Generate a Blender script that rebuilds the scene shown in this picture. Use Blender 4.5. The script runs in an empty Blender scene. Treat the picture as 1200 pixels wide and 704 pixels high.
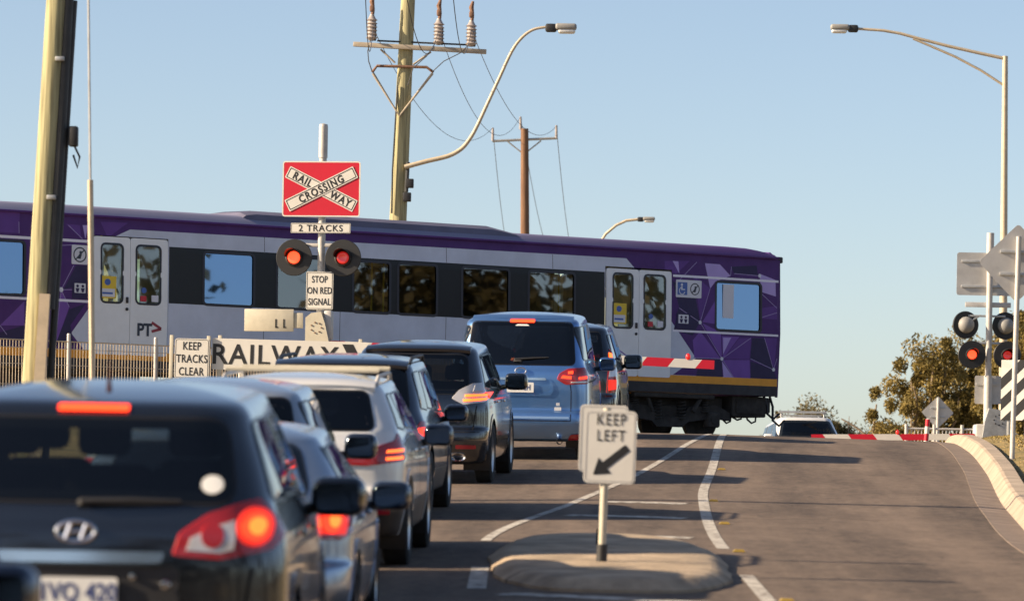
import bpy, bmesh, math, random
import numpy as np
from mathutils import Vector, Matrix, geometry
from mathutils.bvhtree import BVHTree
R = math.radians
scn = bpy.context.scene
COL = scn.collection
random.seed(7)

# ------------------------------------------------------------------ camera, sky, sun, exposure
FPX, ROLL, PX0, PY0 = 5400.0, 0.017, 600.0, 620.0     # focal length in photo pixels, tilt, principal point
cam_d = bpy.data.cameras.new('camera'); cam = bpy.data.objects.new('camera', cam_d); COL.objects.link(cam)
cam_d.sensor_width = 36.0; cam_d.lens = 36.0*FPX/1200.0
cam_d.shift_y = (PY0-352.0)/1200.0
cam_d.clip_start = 0.5; cam_d.clip_end = 9000
cam.rotation_euler = (Matrix.Rotation(-ROLL, 3, 'Y') @ Matrix.Rotation(R(90), 3, 'X')).to_euler()
cam_d.dof.use_dof = True; cam_d.dof.focus_distance = 82.0; cam_d.dof.aperture_fstop = 4.0
scn.camera = cam

SUN_EL, SUN_BACK = R(25), R(11)
sv = Vector((-math.cos(SUN_EL)*math.cos(SUN_BACK), -math.cos(SUN_EL)*math.sin(SUN_BACK), math.sin(SUN_EL)))
world = bpy.data.worlds.new('World'); scn.world = world; world.use_nodes = True
nt = world.node_tree; bg = nt.nodes['Background']
sky = nt.nodes.new('ShaderNodeTexSky'); sky.sky_type = 'NISHITA'; sky.sun_disc = False
sky.sun_elevation = SUN_EL; sky.sun_rotation = math.atan2(sv.x, sv.y)
sky.air_density = 0.65; sky.dust_density = 0.8; sky.ozone_density = 0.9; sky.altitude = 50
tn = nt.nodes.new('ShaderNodeMix'); tn.data_type = 'RGBA'; tn.blend_type = 'MULTIPLY'; tn.inputs[0].default_value = 1; tn.inputs[7].default_value = (1.06, .985, .93, 1)
nt.links.new(sky.outputs[0], tn.inputs[6]); nt.links.new(tn.outputs[2], bg.inputs['Color']); bg.inputs['Strength'].default_value = 0.08
sun_d = bpy.data.lights.new('sun', 'SUN'); sun_d.energy = 5.0; sun_d.angle = R(0.6); sun_d.color = (1.0, 0.80, 0.57)
sun = bpy.data.objects.new('sun', sun_d); COL.objects.link(sun)
sun.rotation_euler = sv.to_track_quat('Z', 'Y').to_euler(); sun.location = (-30, -10, 30)
vs = scn.view_settings; vs.view_transform = 'Standard'; vs.look = 'None'; vs.exposure = 1.1; vs.gamma = 1.0
vs.use_curve_mapping = False
scn.cycles.max_bounces = 8; scn.cycles.transparent_max_bounces = 14

# ------------------------------------------------------------------ helpers
def P(px, py, Y):
    """a point seen in the photograph at (px,py), at distance Y"""
    dx = px-PX0; dy = py-PY0
    x = dx*math.cos(ROLL) + dy*math.sin(ROLL); y = dy*math.cos(ROLL) - dx*math.sin(ROLL)
    return Vector((x*Y/FPX, Y, -y*Y/FPX))

def interp(cp):
    xs = np.array([c[0] for c in cp], float); ys = np.array([c[1] for c in cp], float)
    return lambda q: pchip(xs, ys, q)
def pchip(x, y, q):
    h = np.diff(x); d = np.diff(y)/h; n = len(x)
    m = np.zeros(n); m[0] = d[0]; m[-1] = d[-1]
    for i in range(1, n-1):
        if d[i-1]*d[i] > 0:
            w1 = 2*h[i]+h[i-1]; w2 = h[i]+2*h[i-1]
            m[i] = (w1+w2)/(w1/d[i-1]+w2/d[i])
    q = np.asarray(q, float); sc = q.ndim == 0; q = np.atleast_1d(q)
    qc = np.clip(q, x[0], x[-1])
    k = np.clip(np.searchsorted(x, qc)-1, 0, n-2)
    t = (qc-x[k])/h[k]
    r = ((1+2*t)*(1-t)**2)*y[k]+(t*(1-t)**2)*h[k]*m[k]+(t*t*(3-2*t))*y[k+1]+(t*t*(t-1))*h[k]*m[k+1]
    return float(r[0]) if sc else r

def tag(o, label=None, cat=None, group=None, kind=None):
    if label: o['label'] = label
    if cat: o['category'] = cat
    if group: o['group'] = group
    if kind: o['kind'] = kind
    return o
def thing(name, label, cat, loc=(0,0,0), rot=(0,0,0), group=None):
    o = bpy.data.objects.new(name, None); COL.objects.link(o)
    o.location = loc; o.rotation_euler = rot; o.empty_display_size = .3
    return tag(o, label, cat, group)
def obj(name, bm, mats, parent=None, smooth=35, kind=None):
    me = bpy.data.meshes.new(name)
    if isinstance(bm, tuple): me.from_pydata(*bm); me.update()
    else:
        bmesh.ops.recalc_face_normals(bm, faces=bm.faces) if smooth != 'keep' and smooth != 'flatkeep' else None
        bm.to_mesh(me); bm.free()
    for m in (mats if isinstance(mats, (list, tuple)) else [mats]): me.materials.append(m)
    if smooth and smooth != 'flatkeep':
        me.polygons.foreach_set('use_smooth', [True]*len(me.polygons))
        if smooth == 'keep': smooth = 35
        me.set_sharp_from_angle(angle=R(smooth))
    o = bpy.data.objects.new(name, me); COL.objects.link(o)
    if parent: o.parent = parent
    if kind: o['kind'] = kind
    return o
def BM(): return bmesh.new()
def mx(loc=(0,0,0), rot=(0,0,0)):
    from mathutils import Euler
    return Matrix.Translation(loc) @ Euler(rot).to_matrix().to_4x4()
def box(bm, c, s, rot=(0,0,0), bev=0.0, mi=0, seg=2):
    r = bmesh.ops.create_cube(bm, size=1.0)
    vsx = r['verts']
    bmesh.ops.scale(bm, vec=s, verts=vsx)
    fs = list({f for v in vsx for f in v.link_faces})
    if bev > 0:
        es = list({e for v in vsx for e in v.link_edges})
        rr = bmesh.ops.bevel(bm, geom=es, offset=min(bev, min(s)*.49), segments=seg, affect='EDGES', profile=.5)
        vsx = list({v for f in rr['faces'] for v in f.verts} | {v for v in vsx if v.is_valid})
        fs = list({f for v in vsx for f in v.link_faces})
    for f in fs: f.material_index = mi
    bmesh.ops.transform(bm, matrix=mx(c, rot), verts=vsx)
    return vsx
def cyl(bm, a, b, r0, r1=None, n=12, mi=0, cap=True):
    a = Vector(a); b = Vector(b); r1 = r0 if r1 is None else r1
    q = (b-a).to_track_quat('Z', 'Y'); rings = []
    for p, r in ((a, r0), (b, r1)):
        rings.append([bm.verts.new(p + q @ Vector((r*math.cos(6.28318*i/n), r*math.sin(6.28318*i/n), 0))) for i in range(n)])
    for i in range(n):
        f = bm.faces.new((rings[0][i], rings[0][(i+1)%n], rings[1][(i+1)%n], rings[1][i])); f.material_index = mi
    if cap:
        for rg in (rings[0][::-1], rings[1]):
            f = bm.faces.new(rg); f.material_index = mi
def tube(bm, pts, r, n=8, mi=0, cap=True):
    pts = [Vector(p) for p in pts]; k = len(pts)
    rs = r if isinstance(r, (list, tuple)) else [r]*k
    rings = []; up = None
    for i, p in enumerate(pts):
        d = (pts[min(i+1, k-1)]-pts[max(i-1, 0)]).normalized()
        if up is None: up = d.orthogonal().normalized()
        up = (up - d*up.dot(d)).normalized(); w = d.cross(up)
        rings.append([bm.verts.new(p + rs[i]*(up*math.cos(6.28318*j/n)+w*math.sin(6.28318*j/n))) for j in range(n)])
    for i in range(k-1):
        for j in range(n):
            f = bm.faces.new((rings[i][j], rings[i][(j+1)%n], rings[i+1][(j+1)%n], rings[i+1][j])); f.material_index = mi
    if cap:
        for rg in (rings[0][::-1], rings[-1]): bm.faces.new(rg).material_index = mi
def lathe(bm, prof, m=Matrix.Identity(4), n=24, mi=0):
    """prof: (radius, height) about local Z, placed by m"""
    rings = []
    for r, h in prof:
        if r < 1e-6: rings.append([bm.verts.new(m @ Vector((0, 0, h)))])
        else: rings.append([bm.verts.new(m @ Vector((r*math.cos(6.28318*i/n), r*math.sin(6.28318*i/n), h))) for i in range(n)])
    for a, b in zip(rings[:-1], rings[1:]):
        for i in range(n):
            j = (i+1) % n
            if len(a) == 1 and len(b) == 1: continue
            if len(a) == 1: f = bm.faces.new((a[0], b[j], b[i]))
            elif len(b) == 1: f = bm.faces.new((a[i], a[j], b[0]))
            else: f = bm.faces.new((a[i], a[j], b[j], b[i]))
            f.material_index = mi
def rrect(x0, z0, x1, z1, r, n=5):
    out = []
    for cx, cz, a0 in ((x1-r, z1-r, 0), (x0+r, z1-r, 90), (x0+r, z0+r, 180), (x1-r, z0+r, 270)):
        for i in range(n+1):
            a = R(a0+90*i/n); out.append((cx+r*math.cos(a), cz+r*math.sin(a)))
    return out
def ell(cx, cz, rx, rz, n=24): return [(cx+rx*math.cos(6.28318*i/n), cz+rz*math.sin(6.28318*i/n)) for i in range(n)]
def prism(bm, poly, y0, y1, mi=0, m=None):
    """poly in the x,z plane, extruded from y0 (front) to y1"""
    m = m or Matrix.Identity(4)
    a = [bm.verts.new(m @ Vector((x, y0, z))) for x, z in poly]; b = [bm.verts.new(m @ Vector((x, y1, z))) for x, z in poly]
    n = len(poly)
    f = bm.faces.new(a); f.material_index = mi; f = bm.faces.new(b[::-1]); f.material_index = mi
    for i in range(n):
        f = bm.faces.new((a[i], b[i], b[(i+1)%n], a[(i+1)%n])); f.material_index = mi
def text_tris(s, size, bold=0.0, spacing=1.0, sx=1.0):
    c = bpy.data.curves.new('txt', 'FONT'); c.body = s; c.size = size; c.align_x = 'CENTER'; c.align_y = 'CENTER'
    c.offset = bold; c.space_character = spacing; c.resolution_u = 3
    o = bpy.data.objects.new('txt', c); COL.objects.link(o)
    dg = bpy.context.evaluated_depsgraph_get(); me = bpy.data.meshes.new_from_object(o.evaluated_get(dg))
    V = [(v.co.x*sx, v.co.y) for v in me.vertices]; F = [tuple(p.vertices) for p in me.polygons]
    bpy.data.objects.remove(o); bpy.data.curves.remove(c); bpy.data.meshes.remove(me)
    # centre on the ink
    xs = [v[0] for v in V]; ys = [v[1] for v in V]
    cx, cy = (min(xs)+max(xs))/2, (min(ys)+max(ys))/2
    return [(x-cx, y-cy) for x, y in V], F
def add_text(bm, s, cx, cz, y, size, bold=0.0, spacing=1.0, sx=1.0, rot=0.0, mi=0, m=None):
    V, F = text_tris(s, size, bold, spacing, sx); m = m or Matrix.Identity(4)
    c, sn = math.cos(rot), math.sin(rot)
    vv = [bm.verts.new(m @ Vector((cx+x*c-z*sn, y, cz+x*sn+z*c))) for x, z in V]
    for f in F:
        try: bm.faces.new([vv[i] for i in f]).material_index = mi
        except ValueError: pass
def pip(x, y, poly):
    ins = False; j = len(poly)-1
    for i in range(len(poly)):
        xi, yi = poly[i]; xj, yj = poly[j]
        if (yi > y) != (yj > y) and x < (xj-xi)*(y-yi)/(yj-yi)+xi: ins = not ins
        j = i
    return ins
def inset(poly, d):
    n = len(poly); area = sum(poly[i][0]*poly[(i+1)%n][1]-poly[(i+1)%n][0]*poly[i][1] for i in range(n))
    s = 1 if area > 0 else -1; out = []
    for i in range(n):
        p0, p1, p2 = Vector(poly[i-1]), Vector(poly[i]), Vector(poly[(i+1)%n])
        e1 = (p1-p0); e2 = (p2-p1)
        if e1.length < 1e-7 or e2.length < 1e-7: out.append(tuple(p1)); continue
        n1 = Vector((-e1.y, e1.x)).normalized()*s; n2 = Vector((-e2.y, e2.x)).normalized()*s
        nn = n1+n2
        if nn.length < 1e-4: nn = n1
        nn = nn.normalized(); k = d/max(.35, nn.dot(n1)); out.append((p1.x+nn.x*k, p1.y+nn.y*k))
    return out
def roundpoly(poly, r=.03, n=4):
    out = []; k = len(poly)
    for i in range(k):
        p = Vector(poly[i]); a = Vector(poly[i-1])-p; b = Vector(poly[(i+1)%k])-p
        rr = min(r, a.length*.45, b.length*.45)
        s, e = p+a.normalized()*rr, p+b.normalized()*rr
        for j in range(n+1):
            t = j/n; q = s*(1-t)**2+p*2*t*(1-t)+e*t*t; out.append((q.x, q.y))
    return out
def densify(poly, step):
    out = []
    for i in range(len(poly)):
        a = Vector(poly[i]); b = Vector(poly[(i+1)%len(poly)]); n = max(1, int((b-a).length/step))
        for j in range(n): q = a+(b-a)*j/n; out.append((q.x, q.y))
    return out
def cdt(outer, inner=None, step=.06, extra=None):
    loops = [densify(outer, step)] + ([densify(inner, step)] if inner else [])
    V = []; E = []
    for lp in loops:
        b = len(V); V += lp; E += [(b+i, b+(i+1) % len(lp)) for i in range(len(lp))]
    xs = [v[0] for v in loops[0]]; ys = [v[1] for v in loops[0]]
    if not inner:
        small = inset(loops[0], step*.4)
        for gx in np.arange(min(xs)+step*.5, max(xs), step):
            for gy in np.arange(min(ys)+step*.5, max(ys), step):
                if pip(gx, gy, small): V.append((float(gx), float(gy)))
    r = geometry.delaunay_2d_cdt([Vector(v) for v in V], E, [], 0, 1e-5)
    vv = [(v.x, v.y) for v in r[0]]; ff = []
    for f in r[2]:
        cx = sum(vv[i][0] for i in f)/len(f); cy = sum(vv[i][1] for i in f)/len(f)
        if pip(cx, cy, loops[0]) and not (inner and pip(cx, cy, loops[1])): ff.append(tuple(f))
    return vv, ff
def copy_tree(o, parent=None):
    c = o.copy(); COL.objects.link(c)
    if parent: c.parent = parent
    for ch in list(o.children): copy_tree(ch, c)
    return c

# ------------------------------------------------------------------ materials
def mat(name, col, rough=.6, metal=0.0, coat=0.0, var=0.0, vscale=4.0, bump=0.0, bscale=40.0, emit=None, es=0.0, spec=.5, col2=None, flake=False):
    m = bpy.data.materials.new(name); m.use_nodes = True
    n = m.node_tree.nodes; l = m.node_tree.links; b = n['Principled BSDF']
    b.inputs['Base Color'].default_value = (*col, 1); b.inputs['Roughness'].default_value = rough
    b.inputs['Metallic'].default_value = metal; b.inputs['Coat Weight'].default_value = coat
    b.inputs['Coat Roughness'].default_value = .04; b.inputs['Coat IOR'].default_value = 1.75; b.inputs['Specular IOR Level'].default_value = spec
    if emit: b.inputs['Emission Color'].default_value = (*emit, 1); b.inputs['Emission Strength'].default_value = es
    tc = n.new('ShaderNodeTexCoord')
    if var > 0 or col2:
        tx = n.new('ShaderNodeTexNoise'); tx.inputs['Scale'].default_value = vscale; tx.inputs['Detail'].default_value = 6
        tx.inputs['Roughness'].default_value = .65
        l.new(tc.outputs['Object'], tx.inputs['Vector'])
        mp = n.new('ShaderNodeMapRange'); mp.inputs[1].default_value = .32; mp.inputs[2].default_value = .68
        l.new(tx.outputs[0], mp.inputs[0])
        mixn = n.new('ShaderNodeMix'); mixn.data_type = 'RGBA'
        c2 = col2 or tuple(max(0, c*(1-var)) for c in col)
        c1 = col if col2 else tuple(min(1, c*(1+var)) for c in col)
        mixn.inputs[6].default_value = (*c1, 1); mixn.inputs[7].default_value = (*c2, 1)
        l.new(mp.outputs[0], mixn.inputs[0]); l.new(mixn.outputs[2], b.inputs['Base Color'])
        rr = n.new('ShaderNodeMapRange'); rr.inputs[3].default_value = max(0.02, rough-.06); rr.inputs[4].default_value = min(1, rough+.1)
        l.new(tx.outputs[0], rr.inputs[0]); l.new(rr.outputs[0], b.inputs['Roughness'])
    if bump > 0:
        t2 = n.new('ShaderNodeTexNoise'); t2.inputs['Scale'].default_value = bscale; t2.inputs['Detail'].default_value = 4
        l.new(tc.outputs['Object'], t2.inputs['Vector'])
        bp = n.new('ShaderNodeBump'); bp.inputs['Strength'].default_value = bump; bp.inputs['Distance'].default_value = .02
        l.new(t2.outputs[0], bp.inputs['Height']); l.new(bp.outputs[0], b.inputs['Normal'])
    return m
def glass(name, tint=(.18, .2, .2), refl=0.0, gcol=(1, 1, 1)):
    m = bpy.data.materials.new(name); m.use_nodes = True
    n = m.node_tree.nodes; l = m.node_tree.links; n.remove(n['Principled BSDF']); out = n['Material Output']
    tr = n.new('ShaderNodeBsdfTransparent'); tr.inputs[0].default_value = (*tint, 1)
    gl = n.new('ShaderNodeBsdfGlossy'); gl.inputs['Roughness'].default_value = .02; gl.inputs[0].default_value = (*gcol, 1)
    lw = n.new('ShaderNodeLayerWeight'); lw.inputs[0].default_value = .5
    pw = n.new('ShaderNodeMath'); pw.operation = 'POWER'; pw.inputs[1].default_value = 5; l.new(lw.outputs['Facing'], pw.inputs[0])
    fr = n.new('ShaderNodeMath'); fr.operation = 'MULTIPLY_ADD'; fr.inputs[1].default_value = .92; fr.inputs[2].default_value = .06; l.new(pw.outputs[0], fr.inputs[0])
    ad = n.new('ShaderNodeMath'); ad.operation = 'ADD'; ad.inputs[1].default_value = refl; ad.use_clamp = True
    l.new(fr.outputs[0], ad.inputs[0])
    mxn = n.new('ShaderNodeMixShader'); l.new(ad.outputs[0], mxn.inputs[0]); l.new(tr.outputs[0], mxn.inputs[1]); l.new(gl.outputs[0], mxn.inputs[2])
    l.new(mxn.outputs[0], out.inputs[0])
    return m
M = dict(
    tyre=mat('tyre_rubber', (.018, .018, .018), .85, var=.3, vscale=12), rim=mat('alloy', (.45, .46, .48), .3, .9),
    blackplas=mat('black_plastic', (.022, .022, .024), .55, var=.25, vscale=9), seal=mat('black_seal', (.012, .012, .013), .35),
    interior=mat('car_interior', (.03, .03, .032), .8, var=.2), seat=mat('seat_cloth', (.035, .036, .042), .9, var=.2, vscale=8),
    chrome=mat('chrome', (.72, .73, .74), .12, 1.0), plate=mat('plate_white', (.75, .75, .72), .4), platetext=mat('plate_blue', (.05, .07, .2), .5),
    gap=mat('panel_gap', (.006, .006, .007), .9), mirrorglass=mat('mirror_glass', (.10, .12, .16), .05, 1.0),
    redlens=mat('red_lens', (.34, .012, .012), .12, 0, .6), clearlens=mat('clear_lens', (.62, .6, .6), .1, .3, .8),
    reflector=mat('red_reflector', (.35, .01, .02), .25, 0, .4),
    brake=mat('brake_glow', (.8, .1, .02), .3, emit=(1, .026, .008), es=1.4), brakehot=mat('brake_glow_amber', (.9, .3, .05), .3, emit=(1, .105, .014), es=1.7),
    brakedim=mat('brake_dim', (.5, .03, .02), .3, emit=(1, .03, .01), es=.4),
    glass_dark=glass('tinted_privacy_glass', (.05, .055, .06)), glass_mid=glass('tinted_glass', (.3, .32, .3)), glass_clear=glass('clear_glass', (.72, .78, .75)),
    steel=mat('galvanised_steel', (.42, .43, .43), .5, .6, var=.18, vscale=7), steelpaint=mat('grey_painted_steel', (.48, .46, .43), .5, .1, var=.15, vscale=5),
    white=mat('sign_white', (.62, .6, .55), .5, var=.05, vscale=3), black=mat('sign_black', (.014, .014, .015), .5), red=mat('sign_red', (.5, .008, .026), .4, var=.06, vscale=3),
    signback=mat('sign_back_aluminium', (.5, .49, .47), .5, .15, var=.12, vscale=3), cream=mat('cream_painted_steel', (.5, .46, .36), .55, var=.1, vscale=5),
    targ=mat('signal_black', (.016, .016, .017), .5), siglit=mat('signal_red_lit', (.7, .1, .05), .3, emit=(1, .05, .015), es=1.5), sigdim=mat('signal_red_dim', (.35, .012, .012), .2, 0, .6, emit=(1, .02, .015), es=.16),
    siggrey=mat('lamp_housing_grey', (.27, .265, .25), .6, 0),
    gutter=mat('gutter_concrete', (.2, .152, .12), .9, var=.3, vscale=2.5, bump=.3, bscale=50), island=mat('island_concrete', (.37, .285, .195), .92, var=.35, vscale=2.6, bump=.5, bscale=30), concrete=mat('kerb_concrete', (.36, .29, .22), .9, var=.25, vscale=2.2, bump=.3, bscale=60),
    wood=mat('pole_wood', (.41, .38, .215), .9), wood2=mat('weathered_brown_pole', (.22, .12, .065), .85, var=.3, vscale=5), woodarm=mat('crossarm_wood', (.36, .31, .24), .85, var=.2, vscale=6),
    conduit=mat('black_conduit', (.03, .032, .034), .6, var=.2), boardwood=mat('timber_batten', (.55, .45, .32), .8, var=.12, vscale=6),
    porcelain=mat('porcelain', (.34, .3, .28), .35, var=.15), wire=mat('cable', (.05, .05, .055), .6), rust=mat('rusty_bracket', (.2, .11, .07), .8, var=.35, vscale=14),
    lampglass=mat('lamp_bowl', (.75, .76, .74), .25, 0, .4), lamparm=mat('tan_painted_arm', (.5, .42, .3), .5, .1, var=.12, vscale=6),
    orangeglow=mat('boom_lamp_red', (.6, .02, .02), .25, emit=(1, .03, .02), es=.2), meshwire=mat('fence_wire', (.55, .45, .33), .5, .3), ballast=mat('ballast_stone', (.16, .14, .125), .95, var=.4, vscale=14, bump=.8, bscale=9),
)
def wood_grain(m, dark):
    n = m.node_tree.nodes; l = m.node_tree.links; b = n['Principled BSDF']; tc = n['Texture Coordinate']
    mp = n.new('ShaderNodeMapping'); mp.inputs['Scale'].default_value = (26, 26, 1.1); l.new(tc.outputs['Object'], mp.inputs[0])
    tx = n.new('ShaderNodeTexNoise'); tx.inputs['Scale'].default_value = 1; tx.inputs['Detail'].default_value = 6; l.new(mp.outputs[0], tx.inputs['Vector'])
    cr = n.new('ShaderNodeValToRGB'); c = b.inputs['Base Color'].default_value[:]
    cr.color_ramp.elements[0].position = .32; cr.color_ramp.elements[0].color = (*dark, 1); cr.color_ramp.elements[1].position = .6; cr.color_ramp.elements[1].color = c
    l.new(tx.outputs[0], cr.inputs[0]); l.new(cr.outputs[0], b.inputs['Base Color'])
    bp = n.new('ShaderNodeBump'); bp.inputs['Strength'].default_value = .5; bp.inputs['Distance'].default_value = .02
    l.new(tx.outputs[0], bp.inputs['Height']); l.new(bp.outputs[0], b.inputs['Normal'])
wood_grain(M['wood'], (.2, .18, .1)); wood_grain(M['wood2'], (.1, .05, .03))
def joints(m, step, axis=1):
    n = m.node_tree.nodes; l = m.node_tree.links; b = n['Principled BSDF']; tc = n['Texture Coordinate']; sp = n.new('ShaderNodeSeparateXYZ'); l.new(tc.outputs['Object'], sp.inputs[0])
    dv = n.new('ShaderNodeMath'); dv.operation = 'DIVIDE'; dv.inputs[1].default_value = step; l.new(sp.outputs[axis], dv.inputs[0])
    fc = n.new('ShaderNodeMath'); fc.operation = 'FRACT'; l.new(dv.outputs[0], fc.inputs[0])
    lt = n.new('ShaderNodeMath'); lt.operation = 'LESS_THAN'; lt.inputs[1].default_value = .03/step; l.new(fc.outputs[0], lt.inputs[0])
    old = b.inputs['Base Color'].links[0].from_socket; mi = n.new('ShaderNodeMix'); mi.data_type = 'RGBA'; l.new(lt.outputs[0], mi.inputs[0]); l.new(old, mi.inputs[6]); mi.inputs[7].default_value = (.05, .04, .03, 1)
    l.new(mi.outputs[2], b.inputs['Base Color'])
joints(M['concrete'], 2.4); joints(M['gutter'], 2.4); joints(M['island'], 1.3)
def paint(name, col, metal=.35, rough=.32):
    m = mat(name, col, rough, metal, 1.0)
    n = m.node_tree.nodes; l = m.node_tree.links; b = n['Principled BSDF']
    tc = n['Texture Coordinate']; tx = n.new('ShaderNodeTexNoise'); tx.inputs['Scale'].default_value = 3.5; tx.inputs['Detail'].default_value = 8
    l.new(tc.outputs['Object'], tx.inputs['Vector'])
    sp = n.new('ShaderNodeSeparateXYZ'); l.new(tc.outputs['Object'], sp.inputs[0])
    # road dust: a thin dry film that thickens towards the sills
    mr = n.new('ShaderNodeMapRange'); mr.inputs[1].default_value = .85; mr.inputs[2].default_value = .2; mr.inputs[3].default_value = .03; mr.inputs[4].default_value = .3
    l.new(sp.outputs[2], mr.inputs[0])
    mu = n.new('ShaderNodeMath'); mu.operation = 'MULTIPLY'; l.new(mr.outputs[0], mu.inputs[0]); l.new(tx.outputs[0], mu.inputs[1])
    mi = n.new('ShaderNodeMix'); mi.data_type = 'RGBA'; mi.inputs[6].default_value = (*col, 1); mi.inputs[7].default_value = (.2, .16, .12, 1)
    l.new(mu.outputs[0], mi.inputs[0]); l.new(mi.outputs[2], b.inputs['Base Color'])
    mr2 = n.new('ShaderNodeMapRange'); mr2.inputs[3].default_value = .02; mr2.inputs[4].default_value = .12
    l.new(tx.outputs[0], mr2.inputs[0]); l.new(mr2.outputs[0], b.inputs['Coat Roughness'])
    return m
# ------------------------------------------------------------------ lie of the land
prof = interp([(-80, -5.0), (0, -1.95), (20.45, -1.03), (36, -.32), (55.7, .56), (63.5, .97), (72.5, 1.42), (81, 1.71), (90, 1.85), (97, 1.89), (103, 1.83), (109, 1.6), (119, 1.05), (146, -.1), (225, -1.6), (500, -3), (4000, -6)])
XR = interp([(-80, 4.2), (22, 4.3), (41, 4.59), (51, 5.2), (63, 6.17), (88, 7.96), (107, 9.5), (146, 12.6), (225, 20)])
XM = interp([(-80, 1.75), (32, 1.81), (40, 1.83), (52, 2.13), (61.5, 2.64), (85.5, 3.96), (107, 5.4), (146, 8.6), (225, 16)])
XL = interp([(-80, -.3), (36, -.25), (40.5, -.19), (50.5, .75), (61, 1.85), (73, 2.95), (85.5, 3.88), (107, 5.3), (146, 8.5), (225, 15.9)])
XK = interp([(-80, -4.6), (34, -4.4), (50, -3.7), (67, -2.4), (85, -.7), (107, .8), (146, 4), (225, 11)])
def sstep(a, b, x):
    t = min(1, max(0, (x-a)/(b-a))); return t*t*(3-2*t)
def yeq(X, Y): return Y - max(-30, min(30, X-5.78))*.719*sstep(58, 96, Y)*(1-sstep(130, 200, Y))
def roadz(X, Y):
    xc = (XL(Y)+XM(Y))/2; d = math.sqrt((X-xc)**2+.5)-.7
    return prof(yeq(X, Y)) - .016*d*(1-sstep(75, 92, Y))
ROWS = [-70, -40, -20, -8] + [float(v) for v in np.arange(0, 130, 1.0)] + [float(v) for v in np.arange(130, 226, 8)]

# road material: worn asphalt, wheel paths along the lanes (u = metres across, v = metres along)
def asphalt():
    m = bpy.data.materials.new('asphalt'); m.use_nodes = True
    n = m.node_tree.nodes; l = m.node_tree.links; b = n['Principled BSDF']
    tc = n.new('ShaderNodeTexCoord'); sp = n.new('ShaderNodeSeparateXYZ'); l.new(tc.outputs['UV'], sp.inputs[0])
    def noise(sc, vec, det=5, ro=.6):
        t = n.new('ShaderNodeTexNoise'); t.inputs['Scale'].default_value = sc; t.inputs['Detail'].default_value = det; t.inputs['Roughness'].default_value = ro
        l.new(vec, t.inputs['Vector']); return t.outputs[0]
    fine = noise(38, tc.outputs['Object'], 4, .8)
    mp = n.new('ShaderNodeMapping'); mp.inputs['Scale'].default_value = (1.0, .06, 1); l.new(tc.outputs['UV'], mp.inputs[0])
    streak = noise(1.6, mp.outputs[0], 4, .6); patch = noise(.5, tc.outputs['Object'], 5, .6); mid = noise(7, tc.outputs['Object'], 5, .75)
    wv = n.new('ShaderNodeMath'); wv.operation = 'MULTIPLY_ADD'; wv.inputs[1].default_value = 3.55; wv.inputs[2].default_value = .6; l.new(sp.outputs[0], wv.inputs[0])
    sn = n.new('ShaderNodeMath'); sn.operation = 'SINE'; l.new(wv.outputs[0], sn.inputs[0])
    def ma(op, a, c, d=None):
        t = n.new('ShaderNodeMath'); t.operation = op
        for i, v in enumerate((a, c, d)):
            if v is None: continue
            if isinstance(v, (int, float)): t.inputs[i].default_value = v
            else: l.new(v, t.inputs[i])
        return t.outputs[0]
    s = ma('MULTIPLY_ADD', sn.outputs[0], .06, .5)
    s = ma('ADD', s, ma('MULTIPLY_ADD', streak, .75, -.375)); s = ma('ADD', s, ma('MULTIPLY_ADD', patch, .5, -.25)); s = ma('ADD', s, ma('MULTIPLY_ADD', fine, .9, -.45)); s = ma('ADD', s, ma('MULTIPLY_ADD', mid, 1.0, -.5))
    cr = n.new('ShaderNodeValToRGB'); e = cr.color_ramp.elements
    e[0].position = .2; e[0].color = (.06, .047, .039, 1); e[1].position = .85; e[1].color = (.235, .178, .135, 1)
    vo = n.new('ShaderNodeTexVoronoi'); vo.feature = 'DISTANCE_TO_EDGE'; vo.inputs['Scale'].default_value = .45
    wn = n.new('ShaderNodeTexNoise'); wn.inputs['Scale'].default_value = 1.3; wn.inputs['Detail'].default_value = 5; l.new(tc.outputs['Object'], wn.inputs['Vector'])
    vm = n.new('ShaderNodeVectorMath'); vm.operation = 'MULTIPLY_ADD'; vm.inputs[1].default_value = (1.6, 1.6, 0); l.new(wn.outputs['Color'], vm.inputs[0]); l.new(tc.outputs['Object'], vm.inputs[2]); l.new(vm.outputs[0], vo.inputs['Vector'])
    ck = n.new('ShaderNodeMapRange'); ck.inputs[1].default_value = .0; ck.inputs[2].default_value = .014; ck.inputs[3].default_value = -.22; ck.inputs[4].default_value = 0; l.new(vo.outputs['Distance'], ck.inputs[0])
    s = ma('ADD', s, ma('MULTIPLY', ck.outputs[0], ma('GREATER_THAN', patch, .5)))
    l.new(s, cr.inputs[0]); l.new(cr.outputs[0], b.inputs['Base Color']); b.inputs['Roughness'].default_value = .88
    b.inputs['Specular IOR Level'].default_value = .25
    bp = n.new('ShaderNodeBump'); bp.inputs['Strength'].default_value = .55; bp.inputs['Distance'].default_value = .012; l.new(fine, bp.inputs['Height']); l.new(bp.outputs[0], b.inputs['Normal'])
    return m
M['asphalt'] = asphalt()
M['line'] = mat('worn_road_paint', (.52, .49, .43), .8, col2=(.17, .14, .115), vscale=9, bump=.3)
for n_ in M['line'].node_tree.nodes:
    if n_.type == 'MAP_RANGE' and abs(n_.inputs[1].default_value-.32) < .01: n_.inputs[1].default_value = .46; n_.inputs[2].default_value = .6
M['grassground'] = mat('dry_grass_soil', (.3, .21, .08), .95, col2=(.14, .115, .04), vscale=1.3, bump=.6, bscale=12)
bm = BM(); uvl = bm.loops.layers.uv.new('UVMap'); NC = 26; g = []
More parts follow.
